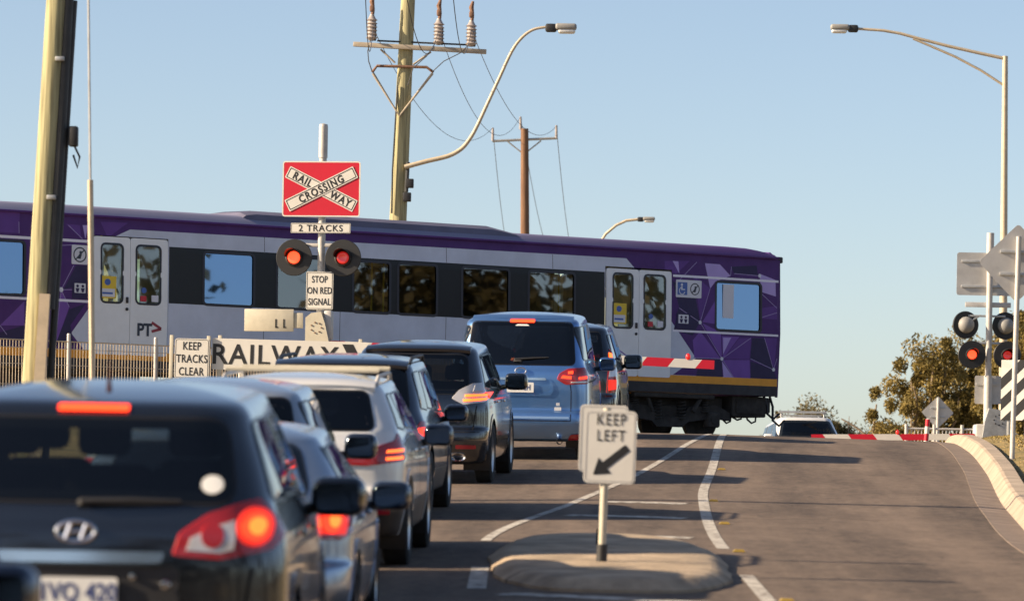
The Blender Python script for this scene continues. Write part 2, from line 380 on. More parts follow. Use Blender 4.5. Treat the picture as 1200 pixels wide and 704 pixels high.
for Y in ROWS:
    a, c = XK(Y)+.3, XR(Y); g.append([(bm.verts.new((a+(c-a)*i/NC, Y, roadz(a+(c-a)*i/NC, Y))), (a+(c-a)*i/NC-XM(Y), Y)) for i in range(NC+1)])
for i in range(len(g)-1):
    for j in range(NC):
        q = (g[i][j], g[i][j+1], g[i+1][j+1], g[i+1][j]); f = bm.faces.new([v[0] for v in q])
        for lp, v in zip(f.loops, q): lp[uvl].uv = v[1]
obj('road', bm, M['asphalt'], smooth='keep', kind='structure')

# ground sheet, out to the horizon
offs = [0, .3, .7, 1.3, 2.2, 3.5, 5.5, 9, 14, 22, 36, 70, 160, 500, 2500]
gr = ROWS + [260, 330, 450, 700, 1200, 2200, 3900]
def groundz(X, Y, off): return prof(yeq(X, Y)) + .1*min(1, off/.5) + .16*sstep(.4, 3, off)*(1-sstep(84, 93, Y)) + .12*math.sin(X*.7+Y*.35)*min(1, off/8)*(1-sstep(75, 90, Y))
bm = BM(); rows = []
for Y in gr:
    r = []
    for o_ in reversed(offs): X = XK(Y)-.34-o_; r.append(bm.verts.new((X, Y, groundz(X, Y, o_)-.02)))
    for X in (XK(Y)-.32, XK(Y)+.36): r.append(bm.verts.new((X, Y, roadz(X, Y)-.12)))
    for k in range(1, 6): X = XK(Y)+.36+(XR(Y)-XK(Y)-.4)*k/6; r.append(bm.verts.new((X, Y, roadz(X, Y)-.12)))
    for X in (XR(Y)-.04, XR(Y)+.6): r.append(bm.verts.new((X, Y, roadz(X, Y)-.12)))
    for o_ in offs: X = XR(Y)+.61+o_; r.append(bm.verts.new((X, Y, groundz(X, Y, o_)-.0)))
    rows.append(r)
for a, c in zip(rows[:-1], rows[1:]):
    for j in range(len(a)-1): bm.faces.new((a[j], a[j+1], c[j+1], c[j]))
obj('ground', bm, M['grassground'], smooth='keep', kind='structure')

# kerbs: gutter, sloping face, top
def kerb(XF, sgn, name):
    bm = BM(); secs = []
    for Y in [y for y in ROWS if y <= 93 or y >= 116]:
        x0 = XF(Y); z0 = roadz(x0, Y)
        pf = [(-.01, -.15), (-.01, .008), (.30, -.016), (.34, .03), (.41, .125), (.45, .14), (.62, .14), (.63, .12), (.64, -.15)]
        secs.append((Y, [bm.verts.new((x0+sgn*d, Y, z0+h)) for d, h in pf]))
    for (ya, a), (yc, c) in zip(secs[:-1], secs[1:]):
        if yc-ya > 15 and ya < 100: continue
        for j in range(len(a)-1): bm.faces.new((a[j], a[j+1], c[j+1], c[j])).material_index = 1 if j < 2 else 0
    return obj(name, bm, [M['concrete'], M['gutter']], smooth=20, kind='structure')
kerb(XR, 1, 'kerb_right'); kerb(lambda Y: XK(Y)+.3, -1, 'kerb_left')

# painted lines
def strip(path, w, lift=.004):
    bm = BM(); prev = None
    for i, (x, y) in enumerate(path):
        p = Vector(path[max(i-1, 0)]); q = Vector(path[min(i+1, len(path)-1)]); d = (q-p).normalized(); nn = Vector((d.y, -d.x))*w/2
        cur = [bm.verts.new((x+s*nn.x, y+s*nn.y, roadz(x+s*nn.x, y+s*nn.y)+lift)) for s in (-1, -.33, .33, 1)]
        if prev:
            for j in range(3): bm.faces.new((prev[j], prev[j+1], cur[j+1], cur[j]))
        prev = cur
    return bm
def line(path, w, label, lift=.004):
    return tag(obj('road_marking', strip(path, w, lift), M['line'], smooth=None, kind='structure'), label, 'road marking')
fr = lambda a, c, st: [float(v) for v in np.arange(a, c+1e-6, st)]
line([(XM(y)+.02, y) for y in fr(18, 36, .5)], .11, 'white edge line beside the near end of the traffic island')
line([(XM(y)+.02, y) for y in fr(40.3, 84.5, .5)], .115, 'long white line along the right side of the painted median')
line([(XL(y)-.06, y) for y in fr(41, 84.5, .5)], .095, 'white line along the left side of the painted median', .0045)
line([(-.32+.002*y, y) for y in fr(33.6, 36.6, .5)], .14, 'short white dash left of the traffic island')
line([(x, 46.9-.25*(x-.6)) for x in fr(.55, 1.82, .1)], .42, 'broad white bar across the painted median')
line([(x, 50.6-.2*(x-1.0)) for x in fr(1.0, 1.95, .1)], .42, 'upper white bar across the painted median, nearest the long line')
line([(x, 42.3-.2*(x-1.3)) for x in fr(1.25, 1.72, .1)], .36, 'short shaded white bar just beyond the island')
line([(x, 33.0-.55*(x+.1)) for x in fr(-.05, 1.75, .1)], .3, 'white bar in front of the near end of the island', .005)
line([(x, 81.2+.72*(x-1)) for x in fr(-.6, 4.0, .2)], .45, 'white stop line before the crossing', .005)

# yellow studs along the right-hand line
M['stud'] = mat('stud_yellow', (.5, .34, .07), .4)
for k, (px, py) in enumerate(((845.6, 552), (836, 584), (849, 610.6), (866, 644), (922, 702))):
    Y = 10530/((py-ROLL*(px-600))-375); p = P(px, py, Y); bm = BM()
    prism(bm, [(-.055, 0), (.055, 0), (.035, .022), (-.035, .022)], -.05, .05)
    o = obj('road_stud', bm, M['stud']); o.location = (p.x, Y, roadz(p.x, Y)+.002)
    tag(o, 'yellow reflective road stud ' + ('farthest up the slope', 'where the white line bends', 'beside the far end of the island', 'beside the middle of the island', 'nearest the bottom of the photo')[k], 'road stud', 'yellow studs beside the white line')

# traffic island
def island():
    root = thing('traffic_island', 'low concrete traffic island carrying the keep left signs', 'traffic island', (.78, 37.0, 0))
    bm = BM(); out = []
    n = 48
    for i in range(n):
        a = 6.28318*i/n; c, s = math.cos(a), math.sin(a); k = .62
        j_ = 1+.02*math.sin(9*a)+.015*math.sin(23*a+1)
        x = .95*j_*math.copysign(abs(c)**k, c); y = 3.75*math.copysign(abs(s)**.8, s); out.append((x, y))
    loops = []
    for ins, h in ((0, -.1), (0, .025), (.1, .085), (.16, .1), (.35, .105), (.6, .11)):
        lp = []
        for x, y in out:
            kx = (.93-ins)/.93; ky = (3.75-ins)/3.75; X, Y = x*kx, y*ky
            lp.append(bm.verts.new((X, Y, roadz(.78+X, 37.0+Y)+h)))
        loops.append(lp)
    for a, c in zip(loops[:-1], loops[1:]):
        for i in range(n): bm.faces.new((a[i], a[(i+1)%n], c[(i+1)%n], c[i]))
    bm.faces.new(loops[-1])
    obj('kerb', bm, M['island'], root, 25)
island()

# railway bed and rails
U = Vector((-.812, -.584, 0)); N2 = Vector((.584, -.812, 0)); E0 = Vector((5.78, 101.3, 0)); RAILZ = 2.0
def tpt(t, d, z): return E0 + U*t + N2*d + Vector((0, 0, z))       # t along the carriage from its right end, d towards the camera
bm = BM()
for c0, nm in ((-1.45, 'rail_track'), (-5.6, 'rail_track')):
    pass
bm.free()
def bed(t0, t1, nm):
    bm = BM(); pr = []
    pf = [(1.6, 1.25), (.3, 1.7), (-7.2, 1.7), (-8.6, 1.25)]
    for t in np.arange(t0, t1+.1, 2.0): pr.append([bm.verts.new(tpt(float(t), d, z)) for d, z in pf])
    for a, c in zip(pr[:-1], pr[1:]):
        for j in range(3): bm.faces.new((a[j], a[j+1], c[j+1], c[j]))
    obj(nm, bm, M['ballast'], smooth=None, kind='structure')
bed(9.0, 61, 'ballast'); bed(-60, -9, 'ballast_beyond')
for c0, lab in ((-1.45, 'railway track under the purple carriage'), (-5.7, 'second railway track behind the carriage')):
    root = thing('rail_track', lab, 'railway track', tpt(0, c0, RAILZ), (0, 0, math.atan2(U.y, U.x)), 'tracks at the crossing')
    for s in (-.8, .8):
        bm = BM()
        prism(bm, [(-.035, 0), (.035, 0), (.035, -.04), (.012, -.05), (.012, -.14), (.07, -.16), (-.07, -.16), (-.012, -.14), (-.012, -.05), (-.035, -.04)], -60, 60, m=Matrix.Rotation(R(-90), 4, 'Z') @ Matrix.Translation((s, 0, 0)))
        obj('rail', bm, M['rust'], root, None)
    bm = BM()
    for k in range(160):
        x = -60+.75*k
        if -9 < x < 9: continue
        box(bm, (x, 0, -.2), (.24, 2.5, .13), bev=.01, seg=1)
    o = obj('sleepers', bm, M['wood2'], root, None); o['kind'] = 'stuff'

# dry grass on the right verge
M['grassblade'] = mat('dry_grass_blades', (.42, .29, .1), .9, col2=(.2, .17, .05), vscale=.9)
rnd = np.random.default_rng(3); V = []; F = []
for k in range(14000):
    Y = 44+46*rnd.random()**.8; o_ = .02+5.0*rnd.random()**1.3; X = XR(Y)+.63+o_; z = groundz(X, Y, o_)-.02
    a = rnd.random()*6.28; h = .025+.06*rnd.random()*min(1, .3+o_*.5); w = .01+.012*rnd.random(); lx, ly = rnd.normal(0, .05, 2)
    b = len(V); V += [(X-w*math.cos(a), Y-w*math.sin(a), z), (X+w*math.cos(a), Y+w*math.sin(a), z), (X+lx, Y+ly, z+h)]; F.append((b, b+1, b+2))
tag(obj('grass', (V, [], F), M['grassblade'], smooth=None), 'dry yellow grass on the verge behind the right kerb', 'grass', kind='stuff')
# ------------------------------------------------------------------ cars
def shell_rings(kind, L, W, H, **k):
    """rows from sill to roof: z rear, z front, y rear, y front, half width, corner radius rear, front"""
    w = W/2; zb = k.get('belt', H*.63); hood = k.get('hood', H*.57); cowl = k.get('cowl', hood+.09); wsb = k.get('wsb', L*.72); wst = k.get('wst', L*.56)
    rk = k.get('rake', .28); bz = k.get('bump', .62); ins = k.get('insh', .17); clear = k.get('clear', .24)
    rw = w-ins                                   # half width at the roof edge
    rr = k.get('rr', .2)
    rows = [
        (clear, clear, .30, L-.3, w*.80, .2, .25), (clear+.03, clear, .14, L-.14, w*.93, .2, .35), (clear+.16, clear+.14, .03, L-.04, w*.975, rr, .45),
        (bz-.12, .5, .0, L, w*.995, rr, .5), (bz, .58, .02, L-.01, w, rr, .5)]
    if k.get('trunk'):
        tr = k['trunk']; tz = k['tz']
        rows += [(bz+.05, .64, .07, L-.04, w, rr, .5), ((bz+tz)/2+.05, .72, .06, L-.07, w*.995, rr, .5), (tz-.06, hood-.06, .05, L-.18, w*.975, rr, .5), (tz, hood, .10, L-.30, w*.93, rr, .5),
                 (tz+.03, cowl, tr, wsb, w*.90, rr, .32)]
        y0, y1 = tr, k['rtop']
    else:
        rows += [(bz+.04, .64, .08, L-.04, w, rr, .5), ((bz+zb)/2+.02, .72, .09, L-.07, w*.995, rr, .5), (zb-.08, hood-.06, .11, L-.18, w*.975, rr, .5), (zb-.02, hood, .13, L-.30, w*.95, rr, .5),
                 (zb+.04, cowl, .15, wsb, w*.925, rr, .32)]
        y0, y1 = .15, .15+rk
    zr = H-.13
    for q in (.33, .66):
        rows.append((zb+.04+(zr-zb-.04)*q, cowl+(zr-.02-cowl)*q, y0+(y1-y0)*q, wsb+(wst-wsb)*q, w*.925+(rw-w*.925)*(q**1.15), rr, .3))
    lr = wst-y1
    rows += [(zr, zr-.02, y1, wst, rw, rr, .26), (H-.092, H-.065, y1+k.get('rtx', .07), wst-.08, rw-.045, rr, .24), (H-.055, H-.035, y1+.15*lr, wst-.2, rw-.16, .2, .2),
             (H-.024, H-.014, y1+.32*lr, wst-.25*lr, (rw-.16)*.7, .14, .14), (H-.005, H-.004, y1+.5*lr, wst-.33*lr, rw*.32, .08, .08), (H, H, y1+.55*lr, wst-.38*lr, rw*.08, .02, .02)]
    return rows
def shell(rows, L, W, sub=6, ns=104, bulge=.05):
    A = np.array(rows, float); q = np.linspace(0, len(rows)-1, (len(rows)-1)*sub+1)
    cols = [pchip(np.arange(len(rows), dtype=float), A[:, c], q) for c in range(7)]
    nr, ncn = 9, 8; verts = []; n_half = None
    for i in range(len(q)):
        zr, zf, yr, yf, hw, rr, rf = (c[i] for c in cols)
        rr = min(rr, hw*.8, (yf-yr)*.3); rf = min(rf, hw*.8, (yf-yr)*.3)
        pts = []
        for k in range(nr): x = (hw-rr)*k/nr; pts.append((x, yr+bulge*(x/(W/2))**2))
        yb = yr+bulge*((hw-rr)/(W/2))**2
        for k in range(ncn):
            a = R(90)*k/ncn; pts.append((hw-rr+rr*math.sin(a), yb+rr*(1-math.cos(a))))
        fb = .16; yfb = yf-fb*((hw-rf)/(W/2))**2
        for k in range(ns): pts.append((hw, yb+rr+(yfb-rf-yb-rr)*k/ns))
        for k in range(ncn):
            a = R(90)*k/ncn; pts.append((hw-rf+rf*math.cos(a), yfb-rf+rf*math.sin(a)))
        for k in range(nr+1): x = (hw-rf)*(1-k/nr); pts.append((x, yf-fb*(x/(W/2))**2))
        ring = []
        for x, y in pts:
            t = (y-yr)/max(1e-6, yf-yr); tt = (y-L/2)/(L/2)
            ring.append((x*(1-.045*abs(tt)**3), y, zr+(zf-zr)*t))
        n_half = len(ring)
        verts.append(ring + [(-x, y, z) for x, y, z in ring[-2:0:-1]])
    return verts, n_half
ANG = lambda az: (Vector((-math.sin(R(az)), math.cos(R(az)), 0)), Vector((math.cos(R(az)), math.sin(R(az)), 0)))
class Car:
    def __init__(s, name, label, cat, pos, heading, kind, L, W, H, col, sub=6, ns=104, **k):
        s.k = k; s.L, s.W, s.H = L, W, H
        x, y = pos; z0 = roadz(x, y); z1 = roadz(x+L*math.sin(heading), y+L*math.cos(heading))
        if k.get('flip'): heading += math.pi; z1 = roadz(x, y-L)
        s.root = thing(name, label, cat, (x, y, z0+k.get('dz', 0)), (math.atan2(z1-z0, L), 0, -heading), k.get('group', 'cars queued at the railway crossing'))
        s.paint = col; s.root.scale = (1, 1, k.get('zs', 1.0))
        s.rows = shell_rings(kind, L, W, H, **k)
        s.rings, s.nh = shell(s.rows, L, W, sub, ns)
        V = [v for r in s.rings for v in r]; n = len(s.rings[0]); s.n = n
        F = [(i*n+j, i*n+(j+1) % n, (i+1)*n+(j+1) % n, (i+1)*n+j) for i in range(len(s.rings)-1) for j in range(n)]
        F.append(tuple(range(n))[::-1]); F.append(tuple((len(s.rings)-1)*n+j for j in range(n)))
        s.V, s.F = V, F
        s.bvh = BVHTree.FromPolygons([Vector(v) for v in V], F)
        s.holes = []; s.R_ = k.get('wr', .34); s.wy = k.get('wy', (.83, L-.86)); s.arch = s.R_+.055
    def ray(s, az, u, z):
        d, U_ = ANG(az); o = U_*u + Vector((0, s.L/2, 0))*1.0
        # measure u from the car's own axis (x=0) and, for side views, from the rear (y=0)
        o = U_*u + Vector((0, 0, z)) - d*9
        h = s.bvh.ray_cast(o, d, 30)
        if h[0] is None:
            near = s.bvh.find_nearest(U_*u + Vector((0, 0, z)) + (Vector((0, .15, 0)) if abs(az) < 60 else Vector((0, 0, 0))))
            return near[0], near[1]
        nn = h[1]
        return h[0], (nn if nn.dot(d) < 0 else -nn)
    def patch(s, name, mt, az, poly, off=.006, inner=None, step=.06, parent=None, rim=.012, hole=False, mirror=False):
        ps = [(az, poly, inner)]
        if mirror: ps.append((-az, [(-u, z) for u, z in poly] if abs(az) < 60 or abs(az) > 150 else poly, ([(-u, z) for u, z in inner] if inner else None) if abs(az) < 60 else inner))
        if mirror and 60 <= abs(az) <= 150: ps[1] = (-az, [(-u, z) for u, z in poly], [(-u, z) for u, z in inner] if inner else None)
        outs = []
        for a, pl, inn in ps:
            vv, ff = cdt(pl, inn, step); d, _ = ANG(a)
            bm = BM(); top = []
            for u, z in vv:
                h, nn = s.ray(a, u, z); top.append(bm.verts.new(h + (nn*.8-d*.2).normalized()*off))
            for f in ff:
                try: bm.faces.new([top[i] for i in f])
                except ValueError: pass
            bm.normal_update()
            fl = [f for f in bm.faces if f.normal.dot(d) > 0]
            if fl: bmesh.ops.reverse_faces(bm, faces=fl)
            if rim:
                es = [e for e in bm.edges if len(e.link_faces) == 1]
                r = bmesh.ops.extrude_edge_only(bm, edges=es)
                bmesh.ops.translate(bm, vec=d*(off+rim), verts=[v for v in r['geom'] if isinstance(v, bmesh.types.BMVert)])
            for v in [v for v in bm.verts if not v.link_faces]: bm.verts.remove(v)
            outs.append(obj(name, bm, mt, parent or s.root, 'keep'))
            if hole: s.holes.append((a, inset(pl, .012)))
        return outs if mirror else outs[0]
    def window(s, name, az, poly, g, mirror=False, r=.05, frit=.045):
        poly = roundpoly(poly, r)
        outs = s.patch(name, g, az, poly, .007, rim=0, hole=True, mirror=mirror)
        outs = outs if mirror else [outs]
        for i, o in enumerate(outs):
            a = az if i == 0 else -az; pl = poly if i == 0 else [(-u, z) for u, z in poly]
            s.patch('seal', M['seal'], a, inset(pl, -.014), .0045, inner=inset(pl, frit), parent=o, rim=.006)
        return outs
    def yrear(s, x, z):
        xm = s.W/2*.93
        h, _ = s.ray(0, min(x, xm), z); return h.y + max(0, x-xm), min(x, xm)
    def corner(s, poly, az):
        out = []
        for x, z in poly:
            y, xx = s.yrear(x, z); out.append((xx*math.cos(R(az))+y*math.sin(R(az)), z))
        return out
    def taillight(s, poly, lens, lamps=(), az=33, off=.012, name='tail_light'):
        pl = roundpoly(s.corner(densify(poly, .08), az), .02, 2)
        a, c = s.patch(name, lens, az, pl, off, mirror=True, step=.04)
        for li, (lp, mt) in enumerate(lamps):
            q = s.corner(lp, az)
            for o, sg in ((a, 1), (c, -1)):
                s.patch('lamp', mt, sg*az, [(sg*u, z) for u, z in q], off+.004+.004*li, parent=o, step=.03)
        return a, c
    def finish(s):
        k = s.k; L, W, H = s.L, s.W, s.H; bm = BM(); vs_ = [bm.verts.new(v) for v in s.V]
        clad = k.get('clad', 0)
        for f in s.F:
            c = sum((Vector(s.V[i]) for i in f), Vector())/len(f)
            nn = (Vector(s.V[f[1]])-Vector(s.V[f[0]])).cross(Vector(s.V[f[3]])-Vector(s.V[f[0]])) if len(f) == 4 else Vector((0, 0, 1))
            kill = False
            for wy in s.wy:
                if (c.y-wy)**2+(c.z-s.R_)**2 < s.arch**2 and abs(c.x) > W/2-.32: kill = True
            for a, pl in s.holes:
                d, U_ = ANG(a)
                if nn.dot(d) > 0: nd = -nn
                else: nd = nn
                side = c.dot(Vector((d.x, d.y, 0))) - (L/2*d.y)
                if side < 0.12 and pip(c.dot(U_), c.z, pl): kill = True
            if kill: continue
            ff = bm.faces.new([vs_[i] for i in f])
            if clad and c.z < clad: ff.material_index = 1
        for v in [v for v in bm.verts if not v.link_faces]: bm.verts.remove(v)
        bmesh.ops.recalc_face_normals(bm, faces=bm.faces)
        liner = bm.copy(); bm.normal_update()
        obj('body', bm, [s.paint, M['blackplas']], s.root, 'keep')
        liner.normal_update(); nrm = {v.index: v.normal.copy() for v in liner.verts}
        cen = Vector((0, L/2, H*.5))
        for i, v in enumerate(list(liner.verts)):
            v.co -= v.normal*.035
        for f in liner.faces: f.material_index = 0
        box(liner, (0, L*.47, .42), (W*.86, L*.7, .12), bev=.03); box(liner, (0, k.get('wsb', L*.72)-.12, s.rows[8][1]-.04), (W*.8, .5, .2), bev=.06)
        obj('interior', liner, M['interior'], s.root, 'keep')
        # seats with head restraints
        if k.get('seats', True):
            sh = k.get('seatz', .62)
            for y, xs in ((k.get('sy1', L*.26), (-.42, 0, .42)), (k.get('sy2', L*.47), (-.38, .38))):
                for x in xs:
                    bm = BM(); box(bm, (x, y+.25, sh-.02), (.46, .52, .16), (R(6), 0, 0), .06); box(bm, (x, y-.04, sh+.3), (.44, .13, .58), (R(-14), 0, 0), .06)
                    box(bm, (x, y-.16, min(sh+.72, H-.22)), (.25, .1, .19), (R(-10), 0, 0), .05)
                    obj('seat', bm, M['seat'], s.root, 45)
        # wheels, arch liners and lips
        for wy in s.wy:
            for sg in (-1, 1):
                root = BM(); r = s.R_; m = mx((sg*(W/2-.11), wy, r), (0, R(90)*sg, 0))
                lathe(root, [(r*.62, -.1), (r*.9, -.105), (r*.985, -.085), (r, -.05), (r, .05), (r*.985, .085), (r*.9, .105), (r*.66, .1), (r*.64, .07)], m, 40)
                ty = obj('wheel', root, M['tyre'], s.root, 40)
                b2 = BM(); lathe(b2, [(0, .045), (r*.1, .05), (r*.13, .03), (r*.18, .028)], m, 20); lathe(b2, [(r*.54, .07), (r*.66, .095), (r*.655, .06), (r*.6, -.09)], m, 36)
                for q in range(k.get('spokes', 5)):
                    ms_ = m @ Matrix.Rotation(6.283*q/k.get('spokes', 5), 4, 'Z')
                    vv = []
                    for xa, ya, za in ((.1, .075, .03), (.58, .05, .075)):
                        for sy, sz in ((-1, 0), (1, 0), (1, -.035), (-1, -.035)): vv.append(b2.verts.new(ms_ @ Vector((r*xa, r*ya*sy, za+sz))))
                    for j in range(4): b2.faces.new((vv[j], vv[(j+1) % 4], vv[4+(j+1) % 4], vv[4+j]))
                obj('rim', b2, M['rim'], ty, 35)
                b3 = BM(); lathe(b3, [(0, -.02), (r*.6, -.02)], m, 24); obj('brake_disc', b3, M['blackplas'], ty, 40)
                b4 = BM(); m2 = mx((sg*(W/2-.17), wy, r), (0, R(90)*sg, 0)); pr = []
                n = 30
                for xx in (-.17, .155):
                    pr.append([b4.verts.new(m2 @ Vector((-(s.arch+.012)*math.sin(R(-28+236*i/n)), (s.arch+.012)*math.cos(R(-28+236*i/n))*sg, xx))) for i in range(n+1)])
                for i in range(n): b4.faces.new((pr[0][i], pr[0][i+1], pr[1][i+1], pr[1][i]))
                b4.faces.new(pr[0])
                obj('wheel_arch', b4, M['blackplas'], s.root, 'keep')
                az = 90*sg; inn = []; out = []
                for i in range(n+1):
                    a = R(-16+212*i/n); inn.append((sg*wy+s.arch*math.cos(a)*.985, r+s.arch*math.sin(a)*.985)); out.append((sg*wy+(s.arch+.05)*math.cos(a), r+(s.arch+.05)*math.sin(a)))
                s.patch('arch_trim', M['blackplas'] if k.get('archblack') else s.paint, az, out+inn[::-1], .008, rim=.02, step=.05)
        # mirrors
        ym = k.get('my', k.get('wsb', L*.72)-.32); zm = k.get('mz', s.rows[8][1]+.02); ms = k.get('ms', 1.0)
        for sg in (-1, 1):
            bm = BM(); box(bm, (sg*(W/2+.10), ym, zm), (.25*ms, .15*ms, .185*ms), (0, 0, R(-8)*sg), .065, seg=4)
            mm = obj('wing_mirror', bm, k.get('mcol', s.paint), s.root, 50)
            bm = BM(); tube(bm, [(sg*(W/2-.12), ym+.06, zm-.075), (sg*(W/2+.02), ym+.02, zm-.06)], .03, 8); obj('mirror_arm', bm, M['blackplas'], mm)
            bm = BM(); prism(bm, rrect(-.098*ms, -.066*ms, .098*ms, .066*ms, .03), -.004, .004, m=mx((sg*(W/2+.10), ym-.076*ms, zm), (0, 0, R(-8)*sg))); obj('mirror_glass', bm, M['mirrorglass'], mm, None)
        # underside and door shut lines
        gaps = k.get('gaps')
        if gaps:
            for az, pts, w in gaps:
                for sg in ((1, -1) if az != 0 else (1,)):
                    bmj = BM(); prev = None
                    P_ = [Vector(p) for p in pts]; dp = []
                    for a, b in zip(P_[:-1], P_[1:]):
                        n = max(1, int((b-a).length/.04)); dp += [a+(b-a)*i/n for i in range(n)]
                    dp.append(P_[-1])
                    for i, p in enumerate(dp):
                        d = (dp[min(i+1, len(dp)-1)]-dp[max(0, i-1)]).normalized(); nv = Vector((d.y, -d.x))*w/2; cur = []
                        for q in (-1, 1):
                            h, nn = s.ray(az*sg, (p.x+q*nv.x)*(sg if az else 1), p.y+q*nv.y); cur.append(bmj.verts.new(h+nn*.0022))
                        if prev: bmj.faces.new((prev[0], prev[1], cur[1], cur[0]))
                        prev = cur
                    obj('shut_line', bmj, M['gap'], s.root, 'keep')
        return s.root
    def plate(s, x, z, txt, w=.36, h=.13, off=.012):
        hh, nn = s.ray(0, x, z); bm = BM(); prism(bm, rrect(-w/2, -h/2, w/2, h/2, .012), -.006, .006, m=mx((x, hh.y-off, z), (R(-4), 0, 0)))
        o = obj('number_plate', bm, M['plate'], s.root, 30)
        if txt:
            bm = BM(); add_text(bm, txt, 0, 0, -.0085, h*.78, .002, 1.02, .8, m=mx((x, hh.y-off, z), (R(-4), 0, 0))); obj('plate_characters', bm, M['platetext'], o, None)
        return o
    def handle(s, y, z, mt=None):
        for sg in (-1, 1):
            h, nn = s.ray(90*sg, sg*y, z); bm = BM(); box(bm, h+nn*.022, (.024, .19, .032), bev=.011); obj('door_handle', bm, mt or s.paint, s.root)
    def wiper(s, x0, z0, x1, z1):
        a, na = s.ray(0, x0, z0); c, nc = s.ray(0, x1, z1); bm = BM()
        tube(bm, [a+na*.02, a+na*.035, (a+c)/2+(na+nc)*.018, c+nc*.02], [.022, .016, .013, .008], 6); obj('rear_wiper', bm, M['blackplas'], s.root)
    def highmount(s, z, hw=.17, hh=.014, mt=None, off=.02):
        s.patch('high_brake_light', mt or M['brake'], 0, rrect(-hw, z-hh, hw, z+hh, .008), off, rim=.03, step=.05)
    def spoiler(s, z, hw, depth=.16, mt=None, y=None):
        h, nn = s.ray(0, 0, z); yy = h.y if y is None else y; bm = BM()
        rows = []
        for i in range(13):
            x = -hw+2*hw*i/12; b = .06*(x/hw)**2; e = .02*(abs(x)/hw)**4
            rows.append([bm.verts.new((x, yy+b-depth*.55, z-.035-e)), bm.verts.new((x, yy+b-depth*.6, z+.0-e)), bm.verts.new((x, yy+b-depth*.2, z+.032-e)), bm.verts.new((x, yy+b+depth*.8, z+.05-e)), bm.verts.new((x, yy+b+depth*.5, z-.03-e))])
        for a, c in zip(rows[:-1], rows[1:]):
            for j in range(5): bm.faces.new((a[j], c[j], c[(j+1) % 5], a[(j+1) % 5]))
        bm.faces.new(rows[0]); bm.faces.new(rows[-1][::-1])
        obj('roof_spoiler', bm, mt or s.paint, s.root, 40)
    def rails(s, y0, y1, mt, x=None):
        for sg in (-1, 1):
            pts = []
            for i in range(9):
                y = y0+(y1-y0)*i/8; xx = (x or s.W/2-.24)*sg
                h = s.bvh.ray_cast(Vector((xx, y, 4)), Vector((0, 0, -1)), 10)[0]; pts.append(h+Vector((0, 0, .055 if 0 < i < 8 else .0)))
            bm = BM(); tube(bm, pts, .018, 8); obj('roof_rail', bm, mt, s.root)
    def sides(s, y0, y1, pill, zlo, zhi, g_front, g_rear, ymid_top=None, rake_r=.25, rake_f=.75):
        """side windows from y0 (rear) to y1 (front, at the belt), split at pill"""
        ed = [y0]+list(pill)+[y1]; n = len(ed)-1
        for i in range(n):
            a, c = ed[i]+(.045 if i else 0), ed[i+1]-(.045 if i < n-1 else 0)
            tl = a+(rake_r if i == 0 else 0); tr = c-(rake_f if i == n-1 else 0)
            lift = .03*(1-i/n)
            if i == n-1: poly = [(a, zlo+.01), (c, zlo-.02), (c-.06, zlo+.05), (tr, zhi-.015), (a, zhi)]
            else: poly = [(a, zlo+.03+lift), (c, zlo+.015+lift*.5), (c, zhi), (tl, zhi-.01)]
            s.window('side_window', 90, poly, g_front if i == n-1 else g_rear, mirror=True, r=.04, frit=.03)
    def windscreen(s, wt=None):
        L, W, H = s.L, s.W, s.H; cz = s.rows[9][1]
        s.window('windscreen', 180, [(-W*.415, cz+.03), (W*.415, cz+.03), (W/2-s.k.get('insh', .17)-.1, H-.15), (-(W/2-s.k.get('insh', .17)-.1), H-.15)], M['glass_clear'], r=.06)
    def exhaust(s, x, z, rx=.06, rz=.04):
        bm = BM(); h, _ = s.ray(0, x, max(z, .36)); m = mx((x, h.y+.02, z), (R(90), 0, 0)) @ Matrix.Diagonal((rx, rz, 1, 1))
        lathe(bm, [(.8, -.1), (.8, .04), (1, .05), (1, -.1)], m, 24); b = obj('exhaust_tip', bm, M['chrome'], s.root)

GDK, GMD, GCL = M['glass_dark'], M['glass_mid'], M['glass_clear']
col_black = paint('paint_black', (.010, .016, .028), .7, .25); col_grey = paint('paint_dark_grey', (.022, .034, .058), .8)
col_blue = paint('paint_steel_blue', (.12, .28, .58), .75, .3); col_silver = paint('paint_silver_blue', (.3, .37, .47), .8); col_white = paint('paint_pearl_white', (.72, .72, .7), .1)
col_steel = paint('paint_dark_steel', (.010, .014, .022), .6, .26); col_silver2 = paint('paint_pale_silver', (.33, .38, .44), .55); col_navy = paint('paint_navy', (.012, .02, .05), .3)

def seams(L, H, zb, pill, z0=.32):
    out = []
    for y in pill: out.append((90, [(y, z0), (y, zb)], .012))
    return out

